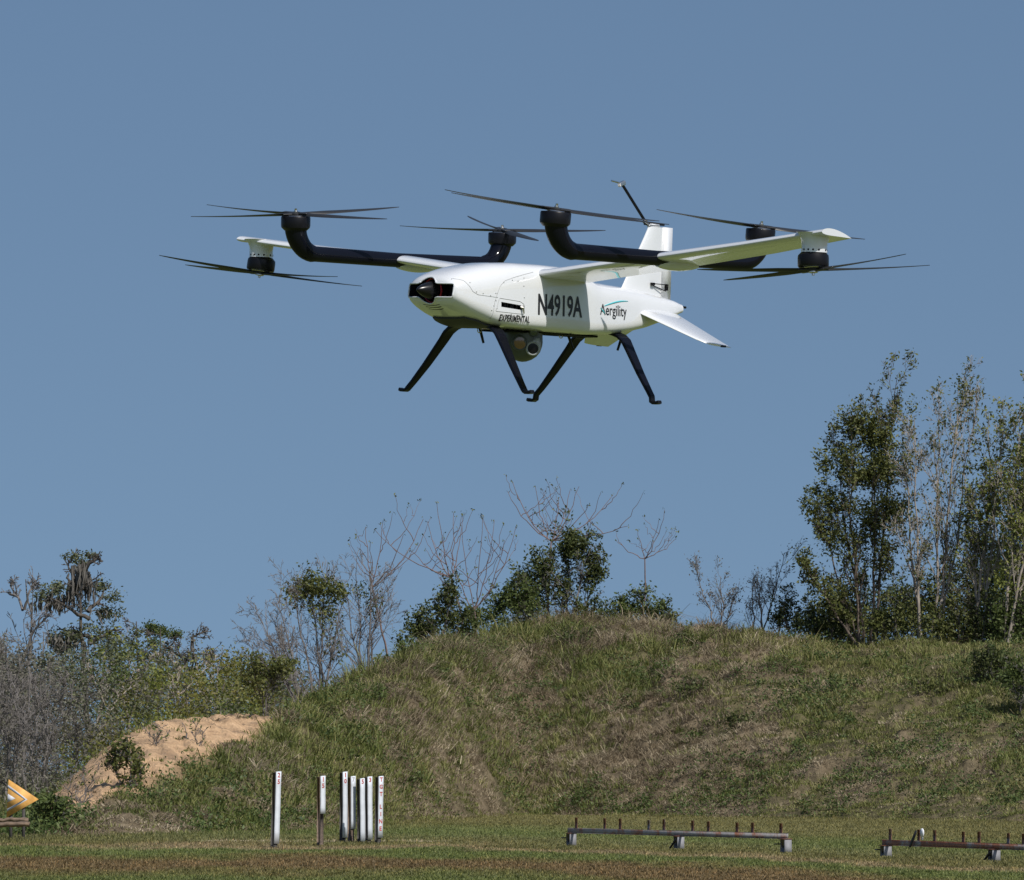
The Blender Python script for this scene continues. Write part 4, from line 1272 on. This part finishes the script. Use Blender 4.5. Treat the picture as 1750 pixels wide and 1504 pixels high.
for sy in (1, -1):
    rg = [wing_ring(y, sy) for y in ys_w]
    if sy < 0: rg = [r[::-1] for r in rg]
    wg = MB().loft(rg).build('wing', M['white'], drone, smooth=True, sharp=40)
    # white nacelle carrying the boom under the wing, and the tip pod
    zb = .012
    nx = np.linspace(-.005, -.285, 14)
    nac = []
    for x in nx:
        f = (x + .285) / .305
        r1 = .034 * math.sin(math.pi * (.015 + .965 * (1 - f))) ** .55
        aa = np.linspace(0, 2 * np.pi, 20, endpoint=False)
        nac.append(np.stack([np.full(20, x), sy * .783 + r1 * 1.08 * np.cos(aa), -.004 + .008 * (1 - f) + r1 * .9 * np.sin(aa) * 1.02], -1))
    MB().loft(nac if sy < 0 else [r[::-1] for r in nac]).build('boom_fairing', M['white'], wg, smooth=True)
    pod = MB()
    pr = []
    for z, r, dx in ((.118, .070, .0), (.100, .060, .0), (.085, .0545, .0), (.060, .053, .0), (.036, .0535, .0)):
        aa = np.linspace(0, 2 * np.pi, 28, endpoint=False)
        pr.append(np.stack([.010 + r * np.cos(aa) * (1.25 if z > .11 else 1.08), sy * 1.665 + r * np.sin(aa), np.full(28, z)], -1))
    pod.loft(pr[::-1])
    po = pod.build('tip_pod', M['white'], wg, smooth=True, sharp=60)
    sc_ = MB()
    for aa in np.radians([100, 62, 36, 14, -10, 140, 190, 230, 270]):
        sc_.lathe([(.0042, -.001), (.0042, .001)], (.010 + .0575 * math.cos(aa), sy * 1.665 + .0535 * math.sin(aa), .046), (math.cos(aa), math.sin(aa), 0), 8)
    s_ = sc_.build('pod_screws', M['motor'], wg); s_['kind'] = 'stuff'

# booms: horizontal tube with both ends swept up into motor mounts
def bend(x_e, z0, z1, s, zend):
    """Boom path from mid-wing to the upright end at x = s*x_e."""
    P, Rr = [], []
    r = .125
    xs_ = np.linspace(.0, x_e - r, 9)
    for x in xs_:
        f = x / x_e
        P.append((s * x, z0 + (z1 - z0) * f)); Rr.append(.0325 + .003 * f)
    for a in np.linspace(0, math.pi / 2, 13)[1:]:
        P.append((s * (x_e - r + r * math.sin(a)), z1 + r * (1 - math.cos(a)))); Rr.append(.0375 + .0125 * (a / (math.pi / 2)))
    P.append((s * x_e, zend)); Rr.append(.0535)
    return np.array(P), np.array(Rr)
for sy in (1, -1):
    Pf, Rf = bend(.652, .018, .016, 1, .150)
    Pr_, Rrr = bend(.688, .018, .034, -1, .158)
    P = np.concatenate([Pr_[::-1], Pf[1:]]); Rr = np.concatenate([Rrr[::-1], Rf[1:]])
    path = np.stack([P[:, 0], np.full(len(P), sy * .783), P[:, 1]], -1)
    V, q = tubes(path[None], Rr[None], 22)
    MB().add(V, [q, list(range(22))[::-1], list(range(len(P) * 22 - 22, len(P) * 22))]).build('boom', M['carbon'], drone, smooth=True, sharp=50)

# propellers: hub position, disc axis in the drone's axes, direction the hub stands off its motor, blade headings
def cam_dir(phi, rho):
    """Disc axis that shows a disc line falling phi degrees to the right and opens it by rho towards the viewer."""
    s = math.sqrt(1 - rho * rho)
    v = np.array([math.sin(math.radians(phi)) * s, math.cos(math.radians(phi)) * s, rho])
    Rg = np.array([1., 0, 0]); Up = np.array([0, -math.sin(TH), math.cos(TH)]); To = np.array([0, -math.cos(TH), -math.sin(TH)])
    w = Rg * v[0] + Up * v[1] + To * v[2]
    R3 = np.array(DR.to_3x3())
    return R3.T @ w, R3.T @ Rg
def prop_blade(R_, hand):
    n = 18
    t = np.linspace(.02, 1, n)
    r_b = t * R_
    ch = np.interp(t, [0, .08, .14, .3, .6, .85, .97, 1], [.020, .022, .028, .038, .033, .025, .016, .004])
    tw = np.radians(np.interp(t, [0, .1, .3, 1], [26, 24, 17, 7])) * hand
    th_ = np.interp(t, [0, .1, .3, 1], [.013, .010, .007, .0025])
    cone = .012 * t ** 2
    prof_ = [(-.5, 0), (-.3, .55), (.0, .6), (.3, .4), (.5, 0), (.3, -.25), (0, -.4), (-.3, -.45)]
    rg = []
    for i in range(n):
        sw_ = -.018 * t[i] ** 2 * hand
        ring = []
        for a, b_ in prof_:
            cy, cz = a * ch[i] + sw_, b_ * th_[i]
            ring.append((r_b[i], cy * math.cos(tw[i]) - cz * math.sin(tw[i]), cy * math.sin(tw[i]) + cz * math.cos(tw[i]) + cone[i]))
        rg.append(ring)
    return rg
hubs = [  # hub, phi, rho, blade headings (degrees from picture-right, turning away from the viewer), down
    ((.652, -.783, .187), 0.0, .17, (203, 23, 150, -30), False),
    ((-.688, -.783, .196), 0.0, .17, (172, -8, 112, -68), False),
    ((.652, .783, .187), 8.5, .08, (171, -9, 206, 26), False),
    ((-.688, .783, .196), 8.5, .08, (196, 16, 227, 47), False),
    ((.013, -1.665, -.036), 9.3, -.07, (176, -4, 143, -37), True),
    ((.013, 1.665, -.036), 0.0, -.13, (176, -4, 140, -40), True)]
blade_me = {}
for hub, phi, rho, heads, down in hubs:
    ax, right = cam_dir(phi, rho)
    right = right - ax * (right @ ax); right /= np.linalg.norm(right)
    away = np.cross(ax, right)
    side = np.sign(hub[1])
    hubv = np.array(hub)
    z0 = -1 if down else 1
    mz = np.array([.0, 0, 1.])
    if down: mo_ax = unit(ax * .8 + mz * .2)
    else: mo_ax = unit(ax * .45 + mz * .55)
    # motor can just off the mount
    mo = MB().lathe([(.050, -.074), (.0640, -.060), (.0655, -.050), (.0655, -.016), (.063, -.011), (.040, -.009), (.0395, -.008)], hubv if not down else hubv, mo_ax * z0, 36)
    mo_o = mo.build('motor', M['motor'], drone, smooth=True, sharp=30)
    MB().lathe([(.046, -.0085), (.0465, -.006), (.044, -.004), (.02, -.0035)], hubv, ax * z0, 28).build('steel_plate', M['steel'], mo_o, smooth=True, sharp=30)
    pr = MB()
    pr.lathe([(.026, -.005), (.027, .004), (.022, .008), (.018, .008)], hubv, ax * z0, 24)
    for k_ in (0, 2):
        h = math.radians(heads[k_])
        d = right * math.cos(h) + away * math.sin(h)
        o_ = np.cross(ax, d)
        pr.box(hubv + ax * z0 * (.001 + .004 * (k_ // 2)), (.13, .030, .006), np.stack([d, o_, ax], 1), bev=.002)
    po = pr.build('propeller', M['blade'], drone, smooth=True, sharp=30)
    MB().lathe([(.020 if down else .010, .008), (.020 if down else .010, .012), (.006, .016), (.006, .024), (.002, .025)], hubv, ax * z0, 18).build('hub_nut', M['steel'], po, smooth=True, sharp=30)
    for hd in heads:
        h = math.radians(hd)
        d = right * math.cos(h) + away * math.sin(h)
        o_ = np.cross(ax, d)
        if 'b' not in blade_me:
            bo_ = MB().loft(prop_blade(.485, 1)).build('blade', M['blade'], po, smooth=True, sharp=50)
            blade_me['b'] = bo_.data
        else:
            bo_ = bpy.data.objects.new('blade', blade_me['b'])
            COL.objects.link(bo_)
            bo_.parent = po
        mt = Matrix.Identity(4)
        for i in range(3):
            mt[i][0], mt[i][1], mt[i][2], mt[i][3] = d[i], o_[i], ax[i], hubv[i]
        bo_.matrix_local = mt

# landing legs: flat black straps curving out from the belly, each with a turned-out foot
for fx, rx, zf in ((.345, .305, -.575), (-.489, -.525, -.592)):
    for sy in (1, -1):
        path = [(rx, .06, -.282), (rx, .095, -.290), (rx, .125, -.300), (rx + .001, .153, -.320), (rx + .004, .178, -.354), (rx + .02, .262, -.464), (fx - .006, .325, -.541), (fx, .350, -.569)]
        foot_p = [(fx, .3495, -.566), (fx, .3525, zf + .002), (fx, .366, zf - .004), (fx, .386, zf - .003), (fx, .398, zf + .001)]
        wid = [.070, .070, .068, .064, .058, .044, .032, .030]
        fw_ = [.030, .032, .034, .033, .026]
        def strap(pth, ws, th_):
            pth = np.array(pth)
            T = np.gradient(pth, axis=0); T /= np.linalg.norm(T, axis=1, keepdims=True)
            rg = []
            for p_, t_2, w_ in zip(pth, T, ws):
                nrm = np.array([0, -t_2[2], t_2[1]]); nrm /= np.linalg.norm(nrm)
                xa = np.array([1., 0, 0])
                h_, g_ = w_ / 2, th_ / 2
                rg.append([p_ + xa * a + nrm * b_ for a, b_ in ((-h_, -g_ * .4), (-h_ * .85, -g_), (h_ * .85, -g_), (h_, -g_ * .4), (h_, g_ * .4), (h_ * .85, g_), (-h_ * .85, g_), (-h_, g_ * .4))])
            rg = np.array(rg)
            rg[..., 1] *= sy
            if sy < 0: rg = rg[:, ::-1]
            return rg
        lg = MB().loft(strap(path, wid, .016)).build('landing_leg', M['carbon'], drone, smooth=True, sharp=40)
        MB().loft(strap(foot_p, fw_, .014)).build('foot', M['motor'], lg, smooth=True, sharp=40)

# camera turret under the belly, looking to port and ahead
tc = np.array([-.012, 0, -.348])
lk = unit(DR.to_3x3().inverted() @ Vector((.10, -1, -.10)))
lk = np.array(lk)
tb = MB().lathe([(.055, .045), (.086, .040), (.088, .0), (.086, -.016), (.078, -.042), (.062, -.063), (.040, -.078), (.018, -.086), (.002, -.088)], tc, (0, 0, 1), 40)
tu = tb.build('camera_turret', M['turret'], drone, smooth=True, sharp=40)
sx_ = np.array(DR.to_3x3().inverted() @ Vector((1, 0, 0))); upv = np.cross(sx_, -lk); upv = unit(upv)
if upv[2] < 0: upv = -upv
def lens(name, du, dv, r, mat, ring, fwd):
    c = tc + sx_ * du + upv * dv
    ln = MB().lathe([(r * 1.18, -.03), (r * 1.18, .0), (r * 1.02, .004), (r * .98, .0)], c + lk * fwd, lk, 24).build(name, ring, tu, smooth=True, sharp=30)
    return MB().lathe([(r, -.02), (r, -.0005), (r * .6, .001), (.001, .0012)], c + lk * fwd, lk, 24).build('glass', mat, tu, smooth=True, sharp=50)
lens('lens', .036, -.028, .0275, M['lens'], M['turret_light'], .083)
lens('lens', -.022, -.004, .0300, M['bronze'], M['turret'], .089)
lens('lens', .040, .044, .0170, M['greenlens'], M['turret'], .083)
fp = MB()
fp.prism([(.008, .004), (.030, .002), (.044, .020), (.066, .018), (.072, -.012), (.068, -.045), (.05, -.05), (.01, -.01)], .050, .0775, lambda q: tc + sx_ * q[0] + upv * q[1] + lk * q[2])
fp.build('face_plate', M['turret_light'], tu)

# tail: fin with rudder, tailplanes, antenna mast, pipes
def plate_ring(le, ch, y, z, th_, axis='z', n=14):
    f = foil(n, th_ / ch if ch > 0 else .1, 0)
    f = f * np.array([ch, ch])
    if axis == 'z':
        return np.stack([le - f[:, 0], y + f[:, 1] - 0, np.full(len(f), z)], -1)
fin_r = []
for z in np.linspace(-.125, .214, 8):
    le = np.interp(z, [-.125, -.067, .211], [-.625, -.657, -.824])
    hinge = -.922
    f = foil(14, .026 / (le - hinge), 0)
    fin_r.append(np.stack([le - f[:, 0] * (le - hinge + .012), f[:, 1] * (le - hinge) * .9, np.full(len(f), z)], -1))
MB().loft(fin_r).build('fin', M['white'], drone, smooth=True, sharp=40)
rud = []
for z in (-.112, .216):
    rud.append([(-.9245, .0085, z), (-.9245, -.0085, z), (-.990, -.0025, z), (-.990, .0025, z)])
MB().loft(rud).build('rudder', M['white'], drone)
MB().tube([(-.850, .016, -.045), (-.945, .022, -.047)], .0022, 6).tube([(-.850, .012, -.052), (-.940, .016, -.075)], .0022, 6).box((-.85, .015, -.047), (.022, .014, .012), bev=.002).box((-.945, .014, -.058), (.008, .022, .030), bev=.002).build('rudder_pushrod', M['motor'], drone)
MB().box((-.858, 0, .219), (.075, .022, .016), bev=.005).build('fin_cap', M['white'], drone)
ant = MB().tube([(-.796, 0, .224), (-.818, 0, .226), (-.932, 0, .226)], [.006, .007, .004], 8)
ant.build('antenna_base', M['motor'], drone, smooth=True)
mast = MB().tube([(-.804, 0, .232), (-.640, 0, .388)], .0068, 10).build('antenna_mast', M['motor'], drone, smooth=True)
MB().box((-.806, 0, .231), (.035, .018, .016), np.array(Matrix.Rotation(math.radians(-25), 3, 'Y')), bev=.003).build('mast_clamp', M['steel'], mast)
MB().box((-.632, 0, .395), (.042, .020, .020), np.array(Matrix.Rotation(math.radians(20), 3, 'Y')), bev=.004).tube([(-.640, 0, .396), (-.562, 0, .404)], .0042, 8).build('antenna_head', M['steel'], mast, smooth=True, sharp=30)
for sy in (1, -1):
    rg = []
    for f in np.linspace(0, 1, 9):
        le = -.645 - .165 * f - .02 * max(0, f - .93) / .07
        te = -.975 - .02 * f
        y = .06 + .315 * f
        z = -.168 - .150 * f
        fo = foil(14, .10 - .03 * f, .0)
        ch = le - te
        nrm = np.array([0, .43, .90])
        rg.append([np.array([le - a * ch, y, z - .0]) + nrm * b_ * ch + np.array([0, 0, -.012 * a]) for a, b_ in fo])
    rg = np.array(rg); rg[..., 1] *= sy
    if sy < 0: rg = rg[:, ::-1]
    tp = MB().loft(rg).build('tailplane', M['white'], drone, smooth=True, sharp=40)
    tipb = MB().box((-.935, sy * .377, -.325), (.032, .010, .010), bev=.002)
    tipb.build('tip_light', M['dark'], tp)
for pa, pb in (((-1.03, .012, -.142), (-1.085, .014, -.143)), ((-1.02, -.012, -.155), (-1.075, -.012, -.158))):
    MB().tube([pa, pb], .0055, 10).build('tail_pipe', M['motor'], drone, smooth=True)
# small hooks and pins along the belly
for x, y in ((.27, .0), (-.26, .0)):
    a_ = np.linspace(-.15 * np.pi, 1.15 * np.pi, 14)
    MB().tube(np.stack([x + .012 * np.cos(a_), np.full(14, y), -.306 - .014 * np.sin(a_)], -1), .0022, 6).build('belly_hook', M['steel'], drone, smooth=True)
for x, y, dx in ((.25, -.02, -.03), (-.30, -.0, -.04), (-.56, .10, .03)):
    MB().tube([(x, y, -.290), (x + dx, y, -.362)], [.007, .0055], 8).build('belly_antenna', M['motor'], drone, smooth=True)
# ------------------------------------------------------------------ numbered posts
def flat_text(txt, size, mat, name, par, loc, rz_=0.0, h=None, w=None):
    cu = bpy.data.curves.new('glyph', 'FONT')
    cu.body = txt; cu.resolution_u = 3; cu.offset = .035
    ob = bpy.data.objects.new('glyph', cu)
    COL.objects.link(ob)
    bpy.context.view_layer.update()
    me = bpy.data.meshes.new_from_object(ob.evaluated_get(bpy.context.evaluated_depsgraph_get()))
    bpy.data.objects.remove(ob)
    v = np.zeros(len(me.vertices) * 3); me.vertices.foreach_get('co', v); v = v.reshape(-1, 3)
    lo, hi = v.min(0), v.max(0)
    s = h / (hi[1] - lo[1])
    sx = min(s, w / (hi[0] - lo[0]))
    P = np.stack([(v[:, 0] - (lo[0] + hi[0]) / 2) * sx, np.zeros(len(v)), (v[:, 1] - (lo[1] + hi[1]) / 2) * s], -1) + np.array(loc)
    me.vertices.foreach_set('co', P.astype(np.float32).ravel())
    me.materials.clear(); me.materials.append(mat); me.name = name; me.update()
    o = bpy.data.objects.new(name, me)
    COL.objects.link(o)
    o.parent = par
    return o
POSTS = [  # text, base px, base row, top row, board bottom row, lean, label
    ('25', 468.0, 1448.5, 1320.5, 1442, 2.0, 'tallest leaning marker post painted 25, first from the left', ['redpaint', 'redpaint']),
    ('15', 547.0, 1445.2, 1328.0, 1391, .3, 'marker post painted 15 whose lower half is bare brown wood', ['redpaint', 'redpaint']),
    ('10', 585.5, 1439.0, 1320.8, 1431.5, .1, 'marker post painted 10, standing just left of the grey-numbered post', ['redpaint', 'redpaint']),
    ('7', 599.5, 1440.0, 1328.3, 1417, .0, 'marker post with a faint grey 7, bare wood at its foot', ['greypaint']),
    ('5', 616.0, 1440.2, 1332.0, 1439, -.6, 'marker post painted 5, the shortest of the row', ['redpaint']),
    ('3', 628.5, 1440.0, 1329.0, 1435, -.4, 'marker post painted 3, just right of the shortest post', ['redpaint']),
    ('TGT LINE', 645.5, 1441.2, 1328.3, 1431.7, .9, 'rightmost marker post with TGT LINE lettered down its white board', ['redpaint'] * 8)]
YAW = math.radians(38)
for txt, px, brow, trow, bbot, lean, lab, pcs in POSTS:
    D = ground_D(brow)
    b0 = at(px, brow, D)
    root = empty('marker_post', (b0[0], b0[1], 0), YAW, lab, 'marker post', 'numbered range marker posts')
    root.rotation_euler = (0, math.radians(lean), YAW)
    H = (brow - trow) / F * D
    hb = (brow - bbot) / F * D
    MB().box((0, 0, H / 2 - .1), (.112, .112, H + .19), bev=.006).build('post', M['postwood'] if txt in ('15', '7') else M['postdark'], root)
    bw = .128
    bmb = MB()
    nseg = 6                                                    # slightly warped board
    zs = np.linspace(hb, H + .012, nseg + 1)
    rr_ = np.random.default_rng(len(txt) * 7 + int(px))
    wob = rr_.normal(.016, .0015, nseg + 1)
    rg = [[(-bw / 2 + w_, -.058, z), (bw / 2 + w_, -.058, z), (bw / 2 + w_, -.080, z + (.01 if i == nseg else 0)), (-bw / 2 + w_, -.080, z)] for i, (z, w_) in enumerate(zip(zs, wob))]
    bd = bmb.loft([r for r in rg]).build('number_board', M['board'], root)
    ch_h = .105 if len(txt) < 3 else .10
    step = .142 if len(txt) < 3 else .166
    z = H - .06
    for c_, pm in zip(txt, pcs):
        if c_ != ' ':
            flat_text(c_, ch_h, M[pm], 'painted_letter' if c_.isalpha() else 'painted_number', bd, (.016, -.0825, z), h=ch_h, w=.088)
        z -= step if c_ != ' ' else step * .75
    if txt == '25':
        MB().tube([(.02, -.03, H - .05), (.028, -.03, H + .12), (.05, -.02, H + .27)], [.008, .007, .004], 6).build('stick', M['bark_grey'], root)
# ------------------------------------------------------------------ steel target racks
def rack(pA, pB, rows, legs, pegs, railmat, label, pegmats, ext=None):
    """pA, pB: (px, leg foot row) of two legs; rail top rows; legs and pegs by picture column."""
    (xa, ra), (xb, rb) = pA, pB
    A = at(xa, ra, ground_D(ra)); B_ = at(xb, rb, ground_D(rb)); A[2] = B_[2] = 0
    dv = B_ - A; L = np.linalg.norm(dv); dv /= L
    yaw = math.atan2(dv[1], dv[0])
    root = empty('target_rack', tuple(A), yaw, label, 'target rack', 'steel target racks on the field')
    def along(px):
        # distance along the rack whose picture column is px
        u = (px - CX) / F * .9955
        return (u * A[1] - A[0]) / (dv[0] - u * dv[1])
    ht = (rows[0]) / F * A[1]; hb_ = (rows[1]) / F * A[1]
    x0, x1 = along(legs[0]) - .12, (along(legs[-1]) + .12 if ext is None else ext)
    rl = MB()
    zc_ = (ht + hb_) / 2; hh_ = ht - hb_
    rl.box(((x0 + x1) / 2, 0, zc_), (x1 - x0, .020, hh_ - .024))
    rl.box(((x0 + x1) / 2, 0, ht - .006), (x1 - x0, .036, .012), bev=.002).box(((x0 + x1) / 2, 0, hb_ + .006), (x1 - x0, .045, .012), bev=.002)
    rl.build('rail', M[railmat], root)
    leg_me = None
    for px in legs:
        a = along(px)
        lg = MB()
        lw = .17
        lg.box((a, 0, hb_ / 2 - .03), (.24, .10, hb_ + .058), bev=.006).box((a + .13, 0, hb_ / 2 - .03), (.014, .16, hb_ + .054))
        lo_ = lg.build('leg', M['leg'], root)
        MB().box((a, 0, hb_ + .001), (.30, .18, .010)).build('cap_plate', M['rust'], lo_)
        if px not in (legs[0], legs[-1]) or ext is not None and px == legs[-1]:
            MB().tube([(a + .10, -.10, hb_ * .8), (a - .14, -.13, .0)], .022, 6).build('brace', M['motor'], lo_)
        else:
            MB().tube([(a - .18, -.02, hb_ * .62), (a - .42, -.02, hb_ * .60)], .014, 6).build('bolt', M['motor'], lo_)
    for px, hp_, pm in pegs:
        a = along(px)
        hp2 = hp_ / F * (A[1] + dv[1] * a)
        MB().box((a, 0, ht + hp2 / 2 - .004), (.115, .014, hp2), bev=.002).build('peg', M[pm], root)
    return root, along, ht
r1, al1, ht1 = rack((975, 1445), (1342, 1457), (30, 21), [975, 1159, 1342],
     [(985, 18, 'rust'), (1033.5, 18, 'rust'), (1060, 18, 'rust'), (1109, 17, 'rail_rust'), (1135, 19, 'rail_rust'), (1184, 18, 'rail_rust'), (1211, 17, 'rust'), (1260, 16, 'rail_rust'), (1286.5, 17, 'rust'), (1335, 17, 'rust')],
     'rail_grey', 'long grey steel target rack with ten upright pegs, wholly in view', None)
_e = None
r2, al2, ht2 = rack((1513, 1464), (1698, 1471.5), (29, 19), [1513, 1698, 1870],
     [(1522, 19, 'rail_rust'), (1571, 19, 'rust'), (1598, 19, 'rail_rust'), (1647, 18, 'rail_rust'), (1674, 19, 'rust'), (1724, 18, 'rail_rust'), (1750, 18, 'rust'), (1800, 18, 'rust'), (1826, 18, 'rust'), (1865, 18, 'rust')],
     'rail_rust', 'rusty steel target rack cut by the frame edge, strap on one peg', None)
# what hangs on the second peg: a white plate and a black strap
A2_ = r2.matrix_basis @ Vector((al2(1571), 0, ht2))
dvx = r2.matrix_basis.to_3x3() @ Vector((1, 0, 0))
pl = empty('hanging_plate', tuple(A2_ + dvx * .14 + Vector((0, -.03, .02))), r2.rotation_euler.z, 'small white plate hanging beside a rusty peg of the cut rack', 'target plate')
aa = np.linspace(0, 2 * np.pi, 22, endpoint=False)
MB().prism([(.075 * math.cos(t), .13 + .085 * math.sin(t)) for t in aa], -.008, .008, lambda q: (q[0], q[2], q[1])).box((.01, 0, .03), (.06, .012, .06), bev=.003).build('plate', M['plate'], pl)
so = MB().loft([[(x + w * a, y + b_, z) for a, b_ in ((-1, -.006), (1, -.006), (1, .006), (-1, .006))] for x, y, z, w in ((-.03, -.04, .19, .035), (-.08, -.055, .10, .05), (-.13, -.065, .02, .055), (-.20, -.07, -.06, .05), (-.26, -.07, -.135, .04))])
st_o = so.build('strap', M['strap'])
st_o.location = A2_
st_o.rotation_euler = (0, 0, r2.rotation_euler.z)
tag(st_o, 'black strap draped over the rail beside the white plate', 'strap')

# ------------------------------------------------------------------ orange arrow sign and old timber at the left edge
Ds = 112.5
zs0 = lambda r_: at(20, r_, Ds)[2]
c0 = at(12, 1398, Ds)
sg = empty('arrow_sign', (c0[0], c0[1], 0), math.radians(-6), 'weathered orange arrow board with white chevrons pointing right at the bank', 'sign')
k_ = Ds / F
def sgp(px, py): return ((px - 12) * k_, zs0(py))
bd = MB().prism([sgp(11, 1397.5), sgp(66.5, 1366), sgp(14.5, 1332)], -.012, .012, lambda q: (q[0], q[2], q[1])).build('board', M['orange'], sg)
for ch in ([(13.8, 1341.5), (47.5, 1366.5), (11.8, 1387), (12.2, 1382.5), (42, 1366), (13.6, 1346.5)], [(13.2, 1356.5), (26.5, 1364.5), (12.6, 1371.5)]):
    pts = [sgp(*q) for q in ch]
    MB().prism(pts, -.0155, -.0125, lambda q: (q[0], q[2], q[1])).build('chevron', M['signwhite'], bd)
for px in (18, 40):
    zt = zs0(1366)
    MB().box((sgp(px, 1366)[0], .045, zt / 2 - .1), (.07, .05, zt + .2)).build('post', M['postdark'], sg)
for i, (px0, px1, row, w, th_, lab) in enumerate(((0 - 8, 48, 1401.5, .3, .09, 'flat weathered plank lying under the orange arrow sign'), (-10, 50, 1409, .30, .10, 'old rough timber lying below the plank under the arrow sign'))):
    a, b_ = at(px0, row, 111.6 - i), at(px1, row, 111.4 - i)
    n = 9
    t = np.linspace(0, 1, n)[:, None]
    P = a * (1 - t) + b_ * t
    r3 = np.random.default_rng(9 + i)
    aa = np.linspace(0, 2 * np.pi, 8, endpoint=False) + .39
    rg = np.array([[(p_[0], p_[1] + w / 2 * math.cos(u) * 1.2, p_[2] + th_ / 2 * math.sin(u) * 1.25 + e) for u in aa] for p_, e in zip(P, r3.normal(0, .012, n))]) + r3.normal(0, .006, (n, 8, 3))
    o = MB().loft(rg).build('timber' if i else 'plank', M['timber'], None)
    tag(o, lab, 'timber' if i else 'plank')
